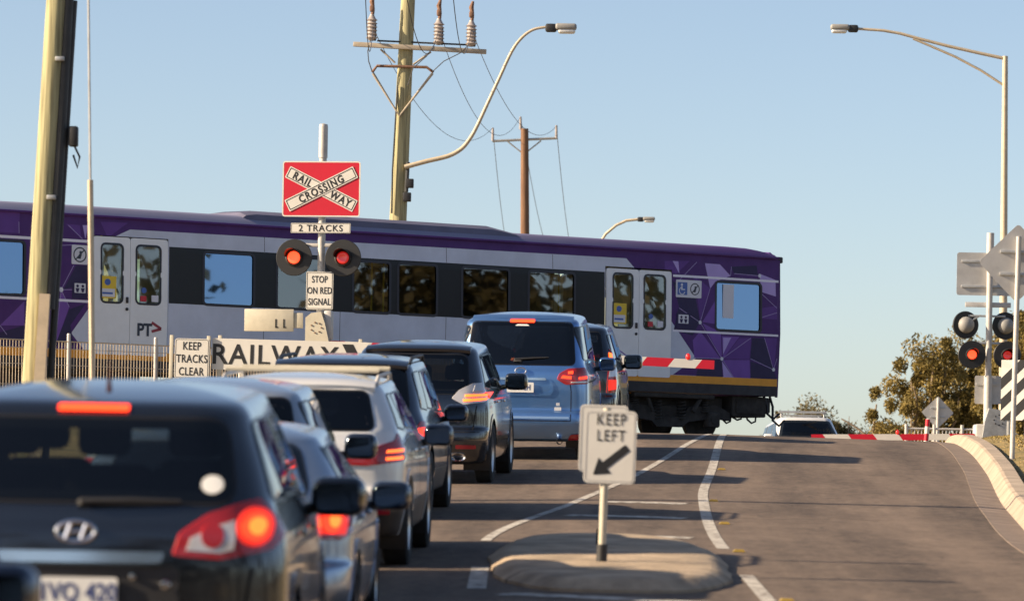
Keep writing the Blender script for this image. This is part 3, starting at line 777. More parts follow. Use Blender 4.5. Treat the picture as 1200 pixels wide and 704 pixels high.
# 1 the near black SUV, bottom left
c = Car('suv', 'near black SUV at the bottom left with an oval chrome badge and chrome tailgate bar', 'car', (-1.9, 20.45), .0, 'suv', 4.66, 1.84, 1.70, col_steel, belt=1.10, hood=1.0, rake=.30, rr=.26, wsb=3.35, wst=2.75, clad=.5, wr=.36, insh=.22, seatz=.72, zs=.985, ms=1.1, mz=1.10, my=2.95,
        gaps=seams(4.66, 1.7, 1.1, (1.15, 2.2, 3.2))+[(0, [(.70, .64), (.74, .88)], .012), (0, [(-.70, .64), (-.74, .88)], .012), (0, [(-.7, .635), (.7, .635)], .012)])
c.window('rear_window', 0, [(-.66, 1.17), (.66, 1.17), (.60, 1.535), (-.60, 1.535)], GMD, r=.09)
c.highmount(1.58, .16, .014, off=.012); c.wiper(-.02, 1.155, .42, 1.165)
c.taillight([(.39, .93), (.60, .915), (.82, .96), (.96, 1.05), (.94, 1.12), (.76, 1.19), (.55, 1.12), (.42, 1.03)], M['redlens'],
            [([(.45, .955), (.60, .945), (.66, .96), (.66, 1.09), (.57, 1.06), (.47, 1.01)], M['clearlens']), (ell(.565, 1.02, .05, .055), M['redlens']), (ell(.745, 1.06, .075, .085), M['brakedim']), (ell(.745, 1.06, .056, .064), M['brake']), (ell(.75, 1.06, .034, .038), M['brakehot'])])
bm = BM(); h, nn = c.ray(0, -.02, 1.03)
for i in range(28):
    a0, a1 = 6.283*i/28, 6.283*(i+1)/28
    cyl(bm, (-.04+.085*math.cos(a0), h.y-.02, 1.035+.046*math.sin(a0)), (-.04+.085*math.cos(a1), h.y-.02, 1.035+.046*math.sin(a1)), .011, n=6)
for x in (-.035, .035): cyl(bm, (-.04+x-.012, h.y-.02, 1.0), (-.04+x+.012, h.y-.02, 1.07), .011, n=6)
cyl(bm, (-.08, h.y-.02, 1.03), (0, h.y-.02, 1.04), .009, n=6)
obj('badge', bm, M['chrome'], c.root)
c.patch('chrome_bar', M['chrome'], 0, roundpoly([(-.37, .895), (.34, .895), (.36, .945), (-.39, .945)], .02), .03, rim=.03)
c.plate(-.02, .755, '1VQ 420', .34, .15, .02)
c.patch('plate_recess', M['blackplas'], 0, rrect(-.42, .655, .42, .885, .03), .004)
h, nn = c.ray(0, .33, .7)
for x, z, r_ in ((.36, .80, .025), (.215, .835, .02), (.33, .695, .028)):
    bm = BM(); lathe(bm, [(0, .012), (r_*.7, .01), (r_, 0)], mx((x, h.y-.01, z), (R(90), 0, 0)), 14); obj('chrome_stud', bm, M['chrome'], c.root)
c.patch('window_sticker', M['plate'], 0, ell(.555, 1.245, .05, .042, 14), .013, rim=0)
c.sides(.42, 3.2, (1.15, 2.2), 1.13, 1.53, GCL, GDK, rake_r=.22); c.windscreen(); c.handle(1.45, .98); c.handle(2.45, .97)
bm = BM(); tube(bm, [(.06, .55, 1.66), (.065, .50, 1.74), (.075, .40, 1.86)], [.014, .007, .003], 6); obj('roof_aerial', bm, M['blackplas'], c.root)
c.patch('bumper_strip', M['blackplas'], 0, rrect(-.86, .48, .86, .60, .03), .012, rim=.02); c.finish()

# 2 silver hatch
c = Car('hatchback', 'small low silver blue hatchback tucked close ahead of the near black SUV', 'car', (-1.76, 26.0), .012, 'hatch', 4.25, 1.74, 1.40, col_silver, zs=.975, belt=.93, hood=.86, rake=.62, rr=.3, wsb=3.1, wst=2.45, insh=.24, bump=.58, clear=.2, wr=.31, seatz=.5, mz=.90, my=2.8, wy=(.75, 3.45), mcol=col_grey, gaps=seams(4.25, 1.4, .93, (1.05, 1.95, 2.95)))
c.window('rear_window', 0, [(-.60, .985), (.60, .985), (.50, 1.27), (-.50, 1.27)], GDK, r=.08); c.highmount(1.30, .12, .01, M['brakedim'])
c.taillight([(.46, .76), (.78, .74), (.93, .78), (.98, .95), (.86, .99), (.66, .96), (.48, .87)], M['redlens'], [([(.60, .78), (.80, .77), (.80, .93), (.62, .91)], M['brakedim']), (ell(.73, .85, .055, .07), M['brake']), (ell(.74, .85, .028, .04), M['brakehot']), ([(.85, .81), (.93, .83), (.93, .92), (.85, .91)], M['clearlens'])])
c.plate(0, .70, '1BK 6QD'); c.wiper(0, .975, .35, .99); c.sides(.66, 2.95, (1.05, 1.95), .95, 1.25, GCL, GDK, rake_r=.3); c.windscreen(); c.handle(1.25, .83); c.handle(2.15, .82); c.finish()

# 3 silver wagon with the tan edged rear window
c = Car('station_wagon', 'silver blue wagon mostly hidden between the near black SUV and the pearl white wagon', 'car', (-2.16, 31.6), .02, 'hatch', 4.35, 1.74, 1.50, col_silver2, zs=1.03, belt=.98, hood=.9, rake=.35, rr=.22, wsb=3.05, wst=2.4, insh=.2, seatz=.55, mz=1.0, my=2.8, wr=.32, mcol=col_grey, gaps=seams(4.35, 1.5, .98, (1.1, 2.0, 3.0)))
c.window('rear_window', 0, [(-.66, 1.03), (.66, 1.03), (.58, 1.37), (-.58, 1.37)], GDK, r=.06); c.highmount(1.40, .12, .01, M['redlens'])
c.taillight([(.66, .66), (.88, .68), (.92, .96), (.72, .96)], M['redlens'], [([(.74, .72), (.85, .73), (.85, .86), (.75, .86)], M['brake'])])
c.plate(0, .75, '1CF 9TW'); c.sides(.45, 3.0, (1.1, 2.0), 1.0, 1.35, GCL, GDK, rake_r=.15); c.windscreen(); c.handle(1.3, .88); c.handle(2.2, .87); c.finish()

# 4 pearl white SUV with roof rails
c = Car('wagon', 'pearl white wagon with roof rails and amber glowing tail lights', 'car', (-1.75, 36.2), .035, 'suv', 4.6, 1.82, 1.53, col_white, belt=1.04, hood=.94, rake=.36, rr=.26, wsb=3.3, wst=2.7, insh=.22, clad=.52, wr=.34, mz=1.0, my=3.0, mcol=col_grey, archblack=False, gaps=seams(4.6, 1.6, 1.02, (1.1, 2.1, 3.15)))
c.window('rear_window', 0, [(-.64, 1.10), (.64, 1.10), (.56, 1.39), (-.56, 1.39)], GDK, r=.06); c.highmount(1.43, .14, .01, M['brakedim']); c.spoiler(1.445, .62)
c.taillight([(.32, 0.825), (.60, 0.820), (.97, 0.865), (1.0, 0.985), (.93, 1.075), (.80, 1.015), (.55, 0.925), (.34, 0.905)], M['redlens'],
            [([(.74, .862), (.90, .872), (.90, .893), (.74, .883)], M['brakehot']), ([(.74, .918), (.90, .928), (.90, .949), (.75, .939)], M['brakehot']), ([(.84, 0.975), (.94, 0.985), (.93, 1.035)], M['clearlens'])])
c.patch('reflector', M['reflector'], 0, rrect(.55, .44, .78, .48, .01), .012, mirror=True); c.plate(0, .8, '1JX 3VB')
c.rails(.75, 3.0, M['steelpaint'], .62); c.sides(.5, 3.15, (1.1, 2.1), 1.06, 1.37, GCL, GDK, rake_r=.25); c.windscreen(); c.handle(1.35, .91, M['chrome']); c.handle(2.35, .9, M['chrome'])
bm = BM(); tube(bm, [(-.62, 1.1, 1.555), (.62, 1.1, 1.555)], .018, 8); obj('roof_crossbar', bm, M['cream'], c.root); bm = BM(); tube(bm, [(-.62, 2.5, 1.56), (.62, 2.5, 1.56)], .018, 8); obj('roof_crossbar', bm, M['cream'], c.root)
c.exhaust(.6, .3); c.finish()

# 5 dark SUV
c = Car('suv', 'dark grey SUV just ahead of the pearl white wagon, only its right side clear', 'car', (-1.74, 45.4), .05, 'suv', 4.6, 1.78, 1.70, col_grey, zs=.965, belt=1.08, hood=1.0, rake=.26, rr=.22, wsb=3.35, wst=2.75, insh=.19, clad=.5, wr=.36, mz=1.06, my=3.0, mcol=col_grey, gaps=seams(4.6, 1.7, 1.08, (1.1, 2.1, 3.2)))
c.window('rear_window', 0, [(-.69, 1.14), (.69, 1.14), (.63, 1.54), (-.63, 1.54)], GDK, r=.05); c.highmount(1.585, .17, .018, M['brakedim']); c.spoiler(1.60, .66)
c.taillight([(.70, .80), (.93, .82), (.96, 1.02), (.80, 1.02)], M['redlens'], [([(.76, .84), (.9, .86), (.9, .96), (.78, .95)], M['brake'])])
c.plate(0, .85, '1MD 8KT'); c.rails(.7, 3.0, M['blackplas'], .66); c.sides(.42, 3.2, (1.1, 2.1), 1.1, 1.52, GCL, GDK, rake_r=.12); c.windscreen(); c.handle(1.35, .95); c.handle(2.35, .94); c.finish()

# 6 black SUV with oval exhaust
c = Car('suv', 'glossy black SUV with clear and amber tail lights and an oval chrome exhaust', 'car', (-1.22, 55.7), .075, 'suv', 4.67, 1.85, 1.73, col_black, belt=1.10, hood=1.02, rake=.42, rr=.28, wsb=3.4, wst=2.75, insh=.21, bump=.66, wr=.37, mz=1.2, my=3.05, ms=1.15, gaps=seams(4.67, 1.73, 1.08, (1.15, 2.15, 3.2))+[(0, [(.72, .66), (.76, .96)], .012), (0, [(-.72, .66), (-.76, .96)], .012)], spokes=7)
c.window('rear_window', 0, [(-.66, 1.10), (.66, 1.10), (.60, 1.56), (-.60, 1.56)], GDK, r=.09); c.highmount(1.615, .16, .018, M['brakehot']); c.spoiler(1.635, .64)
c.taillight([(.46, 1.040), (.60, 0.970), (.84, 1.000), (.97, 1.050), (.98, 1.170), (.90, 1.240), (.70, 1.220), (.54, 1.140)], M['clearlens'],
            [([(.60, 1.005), (.86, 1.025), (.86, 1.050), (.60, 1.035)], M['brakehot']), ([(.62, 1.060), (.87, 1.075), (.87, 1.100), (.62, 1.090)], M['brakehot']), ([(.70, 1.120), (.92, 1.130), (.90, 1.200), (.72, 1.190)], M['clearlens']), ([(.9, 1.040), (.97, 1.060), (.97, 1.110), (.9, 1.100)], M['brake'])])
c.patch('reflector', M['reflector'], 0, rrect(.52, .44, .76, .485, .012), .012, mirror=True); c.plate(0, .80, '1PZ 5RN')
bm = BM(); h, nn = c.ray(0, .45, .85); add_text(bm, 'IIIIII II', .45, .82, h.y-.012, .06, .003); add_text(bm, 'III', .55, .76, h.y-.012, .05, .003); obj('chrome_lettering', bm, M['chrome'], c.root, None)
c.patch('bumper_seam', M['gap'], 0, rrect(-.80, .635, .80, .645, .003), .003, rim=0)
c.exhaust(.55, .34, .09, .05); c.exhaust(-.55, .34, .09, .05); c.sides(.55, 3.22, (1.15, 2.15), 1.12, 1.55, GCL, GDK, rake_r=.3); c.windscreen(); c.handle(1.4, .98, M['chrome']); c.handle(2.4, .97, M['chrome']); c.finish()

# 7 steel blue people mover
c = Car('minivan', 'tall steel blue minivan with red tail lights and a long dark rear window', 'car', (.08, 63.5), .06, 'van', 4.9, 1.92, 1.92, col_blue, zs=1.055, belt=1.22, hood=1.04, cowl=1.14, rake=.24, rr=.2, wsb=3.95, wst=3.1, insh=.17, bump=.62, wr=.34, mz=1.2, my=3.5, gaps=[(90, [(1.2, .34), (1.2, 1.2)], .012), (90, [(2.45, .34), (2.45, 1.2)], .012), (90, [(3.5, .34), (3.5, 1.18)], .012), (90, [(.5, 1.02), (2.4, 1.02)], .018), (0, [(-.66, 1.2), (-.70, .9), (-.70, .52), (.70, .52), (.70, .9), (.66, 1.2)], .012)])
c.window('rear_window', 0, [(-.74, 1.25), (.74, 1.25), (.69, 1.79), (-.69, 1.79)], GDK, r=.07); c.highmount(1.80, .17, .016, M['brake']); c.spoiler(1.845, .70)
c.patch('spoiler_lamp', M['plate'], 0, roundpoly([(-.10, 1.745), (.10, 1.745), (.07, 1.765), (-.07, 1.765)], .01), .014)
c.taillight([(.50, 1.06), (.62, .99), (.96, 1.0), (1.04, 1.07), (1.02, 1.16), (.93, 1.215), (.66, 1.20), (.54, 1.14)], M['redlens'],
            [([(.56, 1.075), (.70, 1.065), (.70, 1.1), (.58, 1.11)], M['brake']), ([(.66, 1.13), (.72, 1.13), (.72, 1.17), (.66, 1.16)], M['brake']), ([(.80, 1.06), (.90, 1.07), (.90, 1.10), (.80, 1.09)], M['brake']), ([(.70, 1.015), (.94, 1.02), (.94, 1.035), (.70, 1.03)], M['clearlens'])], az=30)
_pr = roundpoly([(-.42, .84), (.42, .84), (.47, .93), (.42, 1.07), (-.42, 1.07), (-.47, .93)], .06); c.patch('recess_lip', col_blue, 0, _pr, .014, inner=inset(_pr, .03), rim=.01)
c.patch('handle_bar', M['chrome'], 0, roundpoly([(-.36, 1.045), (.36, 1.045), (.34, 1.075), (-.34, 1.075)], .012), .024, rim=.03)
c.patch('chrome_strip', M['chrome'], 0, rrect(-.68, .545, .68, .575, .01), .014, rim=.02)
c.patch('reflector', M['reflector'], 0, roundpoly([(.66, .27), (.86, .28), (.90, .36), (.70, .345)], .02), .012, mirror=True); c.plate(0, .95, '1LR 7EH', .37, .13, .02)
bm = BM(); h, nn = c.ray(0, .5, .7); add_text(bm, 'IIII', .52, .735, h.y-.012, .05, .002); add_text(bm, 'IIIIIII', .52, .675, h.y-.012, .055, .003); obj('chrome_lettering', bm, M['plate'], c.root, None)
bm = BM(); h, nn = c.ray(0, 0, 1.15)
for i in range(20):
    a0, a1 = 6.283*i/20, 6.283*(i+1)/20
    cyl(bm, (.075*math.cos(a0), h.y-.02, 1.165+.045*math.sin(a0)), (.075*math.cos(a1), h.y-.02, 1.165+.045*math.sin(a1)), .01, n=6)
obj('badge', bm, M['chrome'], c.root)
c.wiper(.0, 1.28, -.10, 1.28); c.wiper(-.08, 1.30, .38, 1.335)
c.sides(.35, 3.75, (1.2, 2.45), 1.26, 1.74, GCL, GDK, rake_r=.06, rake_f=.75); c.windscreen(); c.handle(1.45, 1.06); c.handle(2.75, 1.05); c.exhaust(.55, .25, .04, .04); c.finish()

# 8 dark SUV with tall tail lights, first in the queue
c = Car('suv', 'dark SUV with tall upright tail lights, first at the boom beside the blue minivan', 'car', (.72, 72.5), .075, 'suv', 4.5, 1.80, 1.74, col_black, zs=1.06, belt=1.10, hood=1.02, rake=.3, rr=.22, wsb=3.3, wst=2.7, insh=.2, wr=.35, mz=1.14, my=2.95, ms=1.2, gaps=seams(4.5, 1.74, 1.1, (1.1, 2.1, 3.1)), sub=5, ns=80)
c.window('rear_window', 0, [(-.66, 1.16), (.66, 1.16), (.58, 1.58), (-.58, 1.58)], GDK, r=.05)
c.taillight([(.72, .68), (.90, .70), (.92, 1.30), (.80, 1.34), (.74, 1.0)], M['redlens'], [([(.76, 1.12), (.90, 1.12), (.89, 1.27), (.80, 1.28)], M['brakehot']), ([(.75, .92), (.91, .93), (.91, 1.07), (.76, 1.07)], M['clearlens']), ([(.75, .72), (.9, .74), (.9, .88), (.75, .88)], M['brakedim'])])
c.plate(0, .7, '1HT 2WS'); c.sides(.42, 3.1, (1.1, 2.1), 1.13, 1.55, GCL, GDK, rake_r=.12); c.windscreen(); c.handle(1.35, .97); c.handle(2.3, .96); c.finish()

# 9 the car whose mirror fills the bottom left corner
c = Car('car', 'dark navy car at the very bottom left, only its wing mirror in view', 'car', (-2.47, 10.6), .0, 'suv', 4.5, 1.80, 1.66, col_navy, belt=1.04, hood=.93, rake=.3, rr=.24, wsb=3.2, wst=2.6, insh=.2, wr=.34, mz=1.195, my=2.55, ms=1.05, sub=5, ns=80)
c.window('rear_window', 0, [(-.64, 1.1), (.64, 1.1), (.58, 1.5), (-.58, 1.5)], GDK, r=.05); c.taillight([(.6, .8), (.9, .82), (.92, 1.02), (.7, 1.02)], M['redlens'], [])
c.plate(0, .8, None); c.sides(.42, 3.05, (1.1, 2.1), 1.06, 1.5, GCL, GDK, rake_r=.12); c.windscreen(); c.finish()

# 10 oncoming white utility with a roof bar, 11 white car farther down
c = Car('utility_vehicle', 'white utility facing us beyond the crest with a roof bar', 'car', (7.15, 119.6), -.1, 'suv', 4.6, 1.80, 1.80, col_white, belt=1.15, hood=1.08, rake=.25, rr=.2, wsb=3.35, wst=2.8, insh=.2, wr=.36, mz=1.2, my=3.0, sub=5, ns=80, flip=True, group='vehicles beyond the crossing')
c.window('rear_window', 0, [(-.64, 1.2), (.64, 1.2), (.58, 1.6), (-.58, 1.6)], GDK, r=.05); c.taillight([(.72, .8), (.9, .82), (.9, 1.1), (.78, 1.1)], M['redlens'], [])
c.sides(.42, 3.15, (1.1, 2.1), 1.17, 1.62, GCL, GDK, rake_r=.12); c.windscreen()
c.patch('headlight', M['clearlens'], 180, roundpoly([(.45, .78), (.80, .82), (.82, .94), (.50, .92)], .03), .01, mirror=True); c.patch('grille', M['blackplas'], 180, rrect(-.42, .66, .42, .92, .04), .008)
bm = BM(); tube(bm, [(-.62, 2.2, 1.92), (.62, 2.2, 1.92)], .03, 8); tube(bm, [(-.62, 1.4, 1.90), (.62, 1.4, 1.90)], .02, 8)
for x in (-.55, .55):
    cyl(bm, (x, 2.2, 1.72), (x, 2.2, 1.92), .02); cyl(bm, (x, 1.4, 1.72), (x, 1.4, 1.9), .02)
obj('roof_bar', bm, M['steel'], c.root); c.finish()
for (X, Y, col, lab) in ((9.9, 131.0, col_white, 'low white car beyond the crest, only its roof above the red and white boom'), (6.4, 138.0, col_white, 'white car behind the right end of the carriage, glimpsed under its buffer')):
    c = Car('car', lab, 'car', (X, Y), -.1, 'hatch', 4.4, 1.76, 1.62, col, belt=1.0, hood=.9, rake=.4, wsb=3.1, wst=2.4, insh=.22, wr=.32, mz=.98, my=2.8, sub=4, ns=60, flip=True, group='vehicles beyond the crossing', seats=False, dz=.0)
    c.window('rear_window', 0, [(-.6, 1.06), (.6, 1.06), (.5, 1.45), (-.5, 1.45)], GDK); c.sides(.6, 2.95, (1.1, 2.0), 1.02, 1.45, GCL, GDK); c.windscreen(); c.finish()
# ------------------------------------------------------------------ the train
TL = 20.45
M.update(t_silver=mat('carriage_silver', (.55, .6, .72), .5, 0, spec=.2, var=.1, vscale=1.2), t_door=mat('carriage_door', (.76, .79, .82), .45, 0, var=.05, vscale=2),
    t_purple=mat('carriage_deep_purple', (.075, .03, .16), .5, 0, .0, spec=.2, var=.12, vscale=2), t_mid=mat('carriage_mid_purple', (.17, .08, .36), .5, 0, .0, spec=.2, var=.1, vscale=2),
    t_lav=mat('carriage_lavender', (.42, .33, .68), .5, 0, .0, spec=.2, var=.06, vscale=2), t_navy=mat('carriage_navy', (.035, .028, .085), .5, 0, .0, spec=.2, var=.1),
    t_vio=mat('carriage_violet', (.115, .05, .25), .5, 0, .0, spec=.2, var=.1, vscale=2), t_black=mat('carriage_black_band', (.008, .008, .011), .3, 0, 0, spec=.3), t_orange=mat('carriage_orange_stripe', (.75, .32, .02), .5, var=.1, vscale=3),
    t_skirt=mat('carriage_skirt', (.03, .03, .036), .7, var=.3, vscale=3), t_line=mat('carriage_white_line', (.75, .74, .85), .5), t_thin=mat('carriage_thin_line', (.33, .26, .52), .5),
    t_roof=mat('carriage_roof', (.2, .2, .29), .55, .1, var=.15, vscale=1.2, bump=.1, bscale=3), t_fair=mat('carriage_roof_fairing', (.12, .115, .17), .5, .1, var=.15, vscale=1.5), t_under=mat('carriage_underframe', (.035, .031, .028), .9, var=.4, vscale=6),
    t_blueglass=glass('mirror_tinted_glass', (.05, .09, .16), .27, (.4, .62, 1.0)), t_glass=glass('carriage_glass', (.6, .66, .52), .10), t_seal=mat('carriage_window_seal', (.015, .017, .03), .5),
    t_inner=mat('carriage_lining', (.35, .35, .32), .7), t_dark=mat('carriage_interior_dark', (.05, .045, .045), .8), t_yellow=mat('yellow_grab_pole', (.6, .42, .03), .35), t_sticker=mat('yellow_sticker', (.7, .5, .03), .5),
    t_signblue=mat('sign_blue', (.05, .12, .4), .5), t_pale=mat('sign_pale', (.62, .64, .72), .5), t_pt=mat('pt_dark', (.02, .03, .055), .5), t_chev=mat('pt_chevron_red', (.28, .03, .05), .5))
ROT = math.atan2(U.y, U.x)
n_ = M['t_roof'].node_tree.nodes; l_ = M['t_roof'].node_tree.links; b_ = n_['Principled BSDF']
sp_ = n_.new('ShaderNodeSeparateXYZ'); l_.new(n_['Texture Coordinate'].outputs['Object'], sp_.inputs[0])
mr_ = n_.new('ShaderNodeMapRange'); mr_.inputs[1].default_value = 1.5; mr_.inputs[2].default_value = 8.5; l_.new(sp_.outputs[0], mr_.inputs[0])
mi_ = n_.new('ShaderNodeMix'); mi_.data_type = 'RGBA'; mi_.inputs[6].default_value = (.08, .035, .16, 1); mi_.inputs[7].default_value = (.22, .22, .32, 1)
l_.new(mr_.outputs[0], mi_.inputs[0]); l_.new(mi_.outputs[2], b_.inputs['Base Color'])
train = thing('train_carriage', 'purple and silver passenger carriage crossing the road behind the queue of cars', 'train carriage', tpt(0, 0, RAILZ), (0, 0, ROT))
# local frame: x runs left along the carriage, y towards the camera, z up from the rail
def tr_px(px, py):
    p = P(px, py, 1.0); dx, dz = p.x, p.z
    t = (E0.x-dx*E0.y)/(.812-dx*.584); Y = E0.y-.584*t
    return (t, dz*Y-RAILZ)
WZ0, WZ1 = 2.42, 3.46
wins = [(.50, 1.75, 'b'), (5.58, 6.78, 'g'), (7.30, 8.50, 'g'), (9.15, 10.12, 'g'), (10.33, 11.24, 'g'), (11.95, 13.1, 'g'), (13.66, 14.85, 'b'), (18.98, 19.93, 'b')]
leaves = [(2.99, 3.865), (3.875, 4.74), (15.71, 16.575), (16.585, 17.42)]
c1 = lambda *p: [tr_px(780+x/3.707, 280+y/3.707) for x, y in p]
c2 = lambda *p: [tr_px(x/3.705, 230+y/3.705) for x, y in p]
paints = [('t_silver', [(0, .9), (TL, .9), (TL, 4.1), (0, 4.1)]), ('t_purple', [(-.01, 3.86), (TL+.01, 3.82), (TL+.01, 4.2), (-.01, 4.2)]),
    ('t_purple', [(-.01, 1.4), (2.9, 1.4), (2.28, 1.78), (2.97, 2.55), (2.97, 3.63), (3.95, 3.63), (4.25, 3.9), (-.01, 4.1)]),
    ('t_purple', [(TL+.1, 1.4), (17.6, 1.4), (17.9, 1.72), (17.3, 2.5), (17.3, 3.63), (16.95, 3.66), (16.3, 3.95), (TL+.1, 4.0)]),
    ('t_vio', c1((0, 95), (110, 95), (50, 150), (0, 140))), ('t_navy', c1((290, 120), (400, 115), (405, 160), (300, 150)))]
facets1 = [('t_vio', c1((120, 150), (195, 215), (150, 360), (140, 260))), ('t_lav', c1((175, 105), (240, 110), (285, 160), (218, 185), (195, 215))), ('t_lav', c1((410, 150), (480, 178), (480, 250), (418, 230))), ('t_lav', c1((35, 95), (60, 97), (62, 150))),
    ('t_mid', c1((215, 270), (222, 370), (160, 360))), ('t_mid', c1((160, 365), (240, 405), (245, 520))), ('t_mid', c1((245, 422), (320, 425), (250, 520))), ('t_lav', c1((250, 428), (285, 428), (250, 500))),
    ('t_mid', c1((250, 525), (365, 525), (370, 608), (300, 608))), ('t_lav', c1((246, 530), (300, 608), (254, 608))), ('t_navy', c1((30, 180), (130, 250), (150, 360), (60, 300))),
    ('t_navy', c1((55, 300), (150, 360), (118, 420), (35, 395))), ('t_navy', c1((370, 530), (470, 567), (486, 612), (370, 608))), ('t_vio', c1((320, 430), (372, 430), (365, 522), (252, 520))),
    ('t_navy', c1((375, 430), (430, 430), (470, 565), (368, 522))), ('t_vio', c1((430, 430), (484, 430), (472, 565))), ('t_vio', c1((418, 300), (484, 290), (484, 350), (418, 345))), ('t_mid', c1((118, 440), (150, 400), (240, 520), (125, 515))), ('t_navy', c1((130, 608), (150, 520), (244, 522), (250, 608)))]
facets2 = [('t_lav', c2((362, 125), (388, 125), (372, 185))), ('t_navy', c2((330, 300), (394, 300), (394, 372), (275, 405))), ('t_mid', c2((205, 300), (265, 405), (212, 460))), ('t_mid', c2((265, 410), (300, 480), (240, 648), (215, 640))),
    ('t_navy', c2((300, 490), (372, 465), (305, 560), (322, 648), (240, 648))), ('t_mid', c2((0, 560), (105, 455), (105, 560))), ('t_vio', c2((290, 120), (350, 125), (355, 180))), ('t_vio', c2((440, 110), (560, 115), (470, 180))), ('t_navy', c2((0, 590), (105, 560), (105, 650), (0, 650))), ('t_vio', c2((0, 60), (90, 70), (85, 160), (0, 155)))]
paints += facets1 + facets2
thin = [((150, 362), (60, 300)), ((150, 362), (195, 215)), ((150, 362), (245, 520)), ((245, 520), (370, 430)), ((245, 520), (118, 515)), ((245, 520), (300, 605)), ((470, 567), (370, 520)), ((470, 567), (430, 430)), ((470, 567), (484, 520)), ((140, 100), (60, 180)), ((410, 160), (300, 150)), ((420, 340), (484, 320)), ((412, 232), (484, 300)), ((290, 120), (285, 160))]
thin2 = [((265, 405), (320, 300)), ((265, 405), (220, 330)), ((265, 405), (320, 405)), ((265, 405), (240, 640)), ((265, 405), (300, 480)), ((300, 125), (360, 185)), ((230, 215), (330, 210)), ((85, 110), (85, 160)), ((30, 600), (0, 560))]
def tline(a, c, w):
    a, c = Vector(a), Vector(c); d = (c-a).normalized(); nn = Vector((-d.y, d.x))*w/2
    return [tuple(a+nn), tuple(c+nn), tuple(c-nn), tuple(a-nn)]
for a, c in thin: paints.append(('t_thin', tline(c1(a)[0], c1(c)[0], .012)))
for a, c in thin2: paints.append(('t_thin', tline(c2(a)[0], c2(c)[0], .012)))
for p in ((150, 362), (245, 520), (470, 567), (412, 160)): q = c1(p)[0]; paints.append(('t_pale', ell(q[0], q[1], .042, .042, 10)))
q = c2((265, 405))[0]; paints.append(('t_pale', ell(q[0], q[1], .05, .05, 10)))
paints += [('t_line', [(0, 3.515), (2.93, 3.515), (2.93, 3.565), (0, 3.565)]), ('t_line', [(0, 2.33), (2.93, 2.33), (2.93, 2.375), (0, 2.375)]), ('t_line', [(17.48, 3.515), (TL, 3.515), (TL, 3.57), (17.48, 3.57)]), ('t_line', [(17.48, 2.33), (TL, 2.33), (TL, 2.38), (17.48, 2.38)]),
    ('t_black', [(4.78, 2.40), (15.67, 2.40), (15.67, 3.53), (4.78, 3.53)]), ('t_orange', [(-.01, 1.235), (TL+.01, 1.235), (TL+.01, 1.395), (-.01, 1.395)]), ('t_skirt', [(-.01, .5), (TL+.01, .5), (TL+.01, 1.235), (-.01, 1.235)])]
for t in (6.15, 8.9, 11.55, 13.4): paints += [('t_skirt', [(t, 1.4), (t+.012, 1.4), (t+.012, 2.4), (t, 2.4)]), ('t_skirt', [(t, 3.535), (t+.012, 3.535), (t+.012, 3.84), (t, 3.84)])]
MK = list(dict.fromkeys(p[0] for p in paints))
hole_polys = [rrect(a, WZ0, c, WZ1, .07, 3) for a, c, _ in wins]
far_keep = (0, 6)
door_holes = [[(2.97, 1.4), (4.76, 1.4), (4.76, 3.66), (2.97, 3.66)], [(15.69, 1.4), (17.44, 1.4), (17.44, 3.68), (15.69, 3.68)]]
dg_holes = [rrect(a+.17, 2.36, c-.13 if i % 2 == 0 else c-.17, 3.52, .09, 3) for i, (a, c) in enumerate(leaves)]
sidez = lambda z: -.05*max(0, (z-2.6)/1.5)**2 - .02*max(0, (2.0-z))     # slight lean of the side
def carriage_side(name, y, flip, painted):
    V, E = [], []
    def loop(pl):
        b = len(V); V.extend(pl); E.extend((b+i, b+(i+1) % len(pl)) for i in range(len(pl)))
    loop([(0, 1.02), (TL, 1.02), (TL, 4.07), (0, 4.07)])
    hp = hole_polys if not flip else [hole_polys[i] for i in far_keep]
    for h in hp+door_holes: loop(h)
    if painted:
        for _, pl in paints[1:]:
            loop([(min(TL-.002, max(.002, t)), min(4.068, max(1.022, z))) for t, z in pl])
    r = geometry.delaunay_2d_cdt([Vector(v) for v in V], E, [], 0, 1e-4)
    bm = BM(); vv = [bm.verts.new((v.x, y+(sidez(v.y) if not flip else -sidez(v.y)), v.y)) for v in r[0]]
    for f in r[2]:
        cx = sum(r[0][i].x for i in f)/3; cz = sum(r[0][i].y for i in f)/3
        if any(pip(cx, cz, h) for h in hp+door_holes): continue
        k = 0
        for nm, pl in paints:
            if pip(cx, cz, pl): k = MK.index(nm)
        try: ff = bm.faces.new([vv[i] for i in f]); ff.material_index = k
        except ValueError: pass
    for f in bm.faces:
        f.normal_update()
        if (f.normal.y < 0) != flip: f.normal_flip()
    # window reveals
    for h in hp:
        a = [bm.verts.new((t, y+sidez(z)*(1 if not flip else -1), z)) for t, z in h]; b = [bm.verts.new((t, y+(.09 if flip else -.09), z)) for t, z in h]
        for i in range(len(h)): bm.faces.new((a[i], a[(i+1) % len(h)], b[(i+1) % len(h)], b[i])).material_index = MK.index('t_black')
    return obj(name, bm, [M[k] for k in MK], train, 'flatkeep')
carriage_side('side_wall', 0, False, True); carriage_side('side_wall', -2.9, True, False)
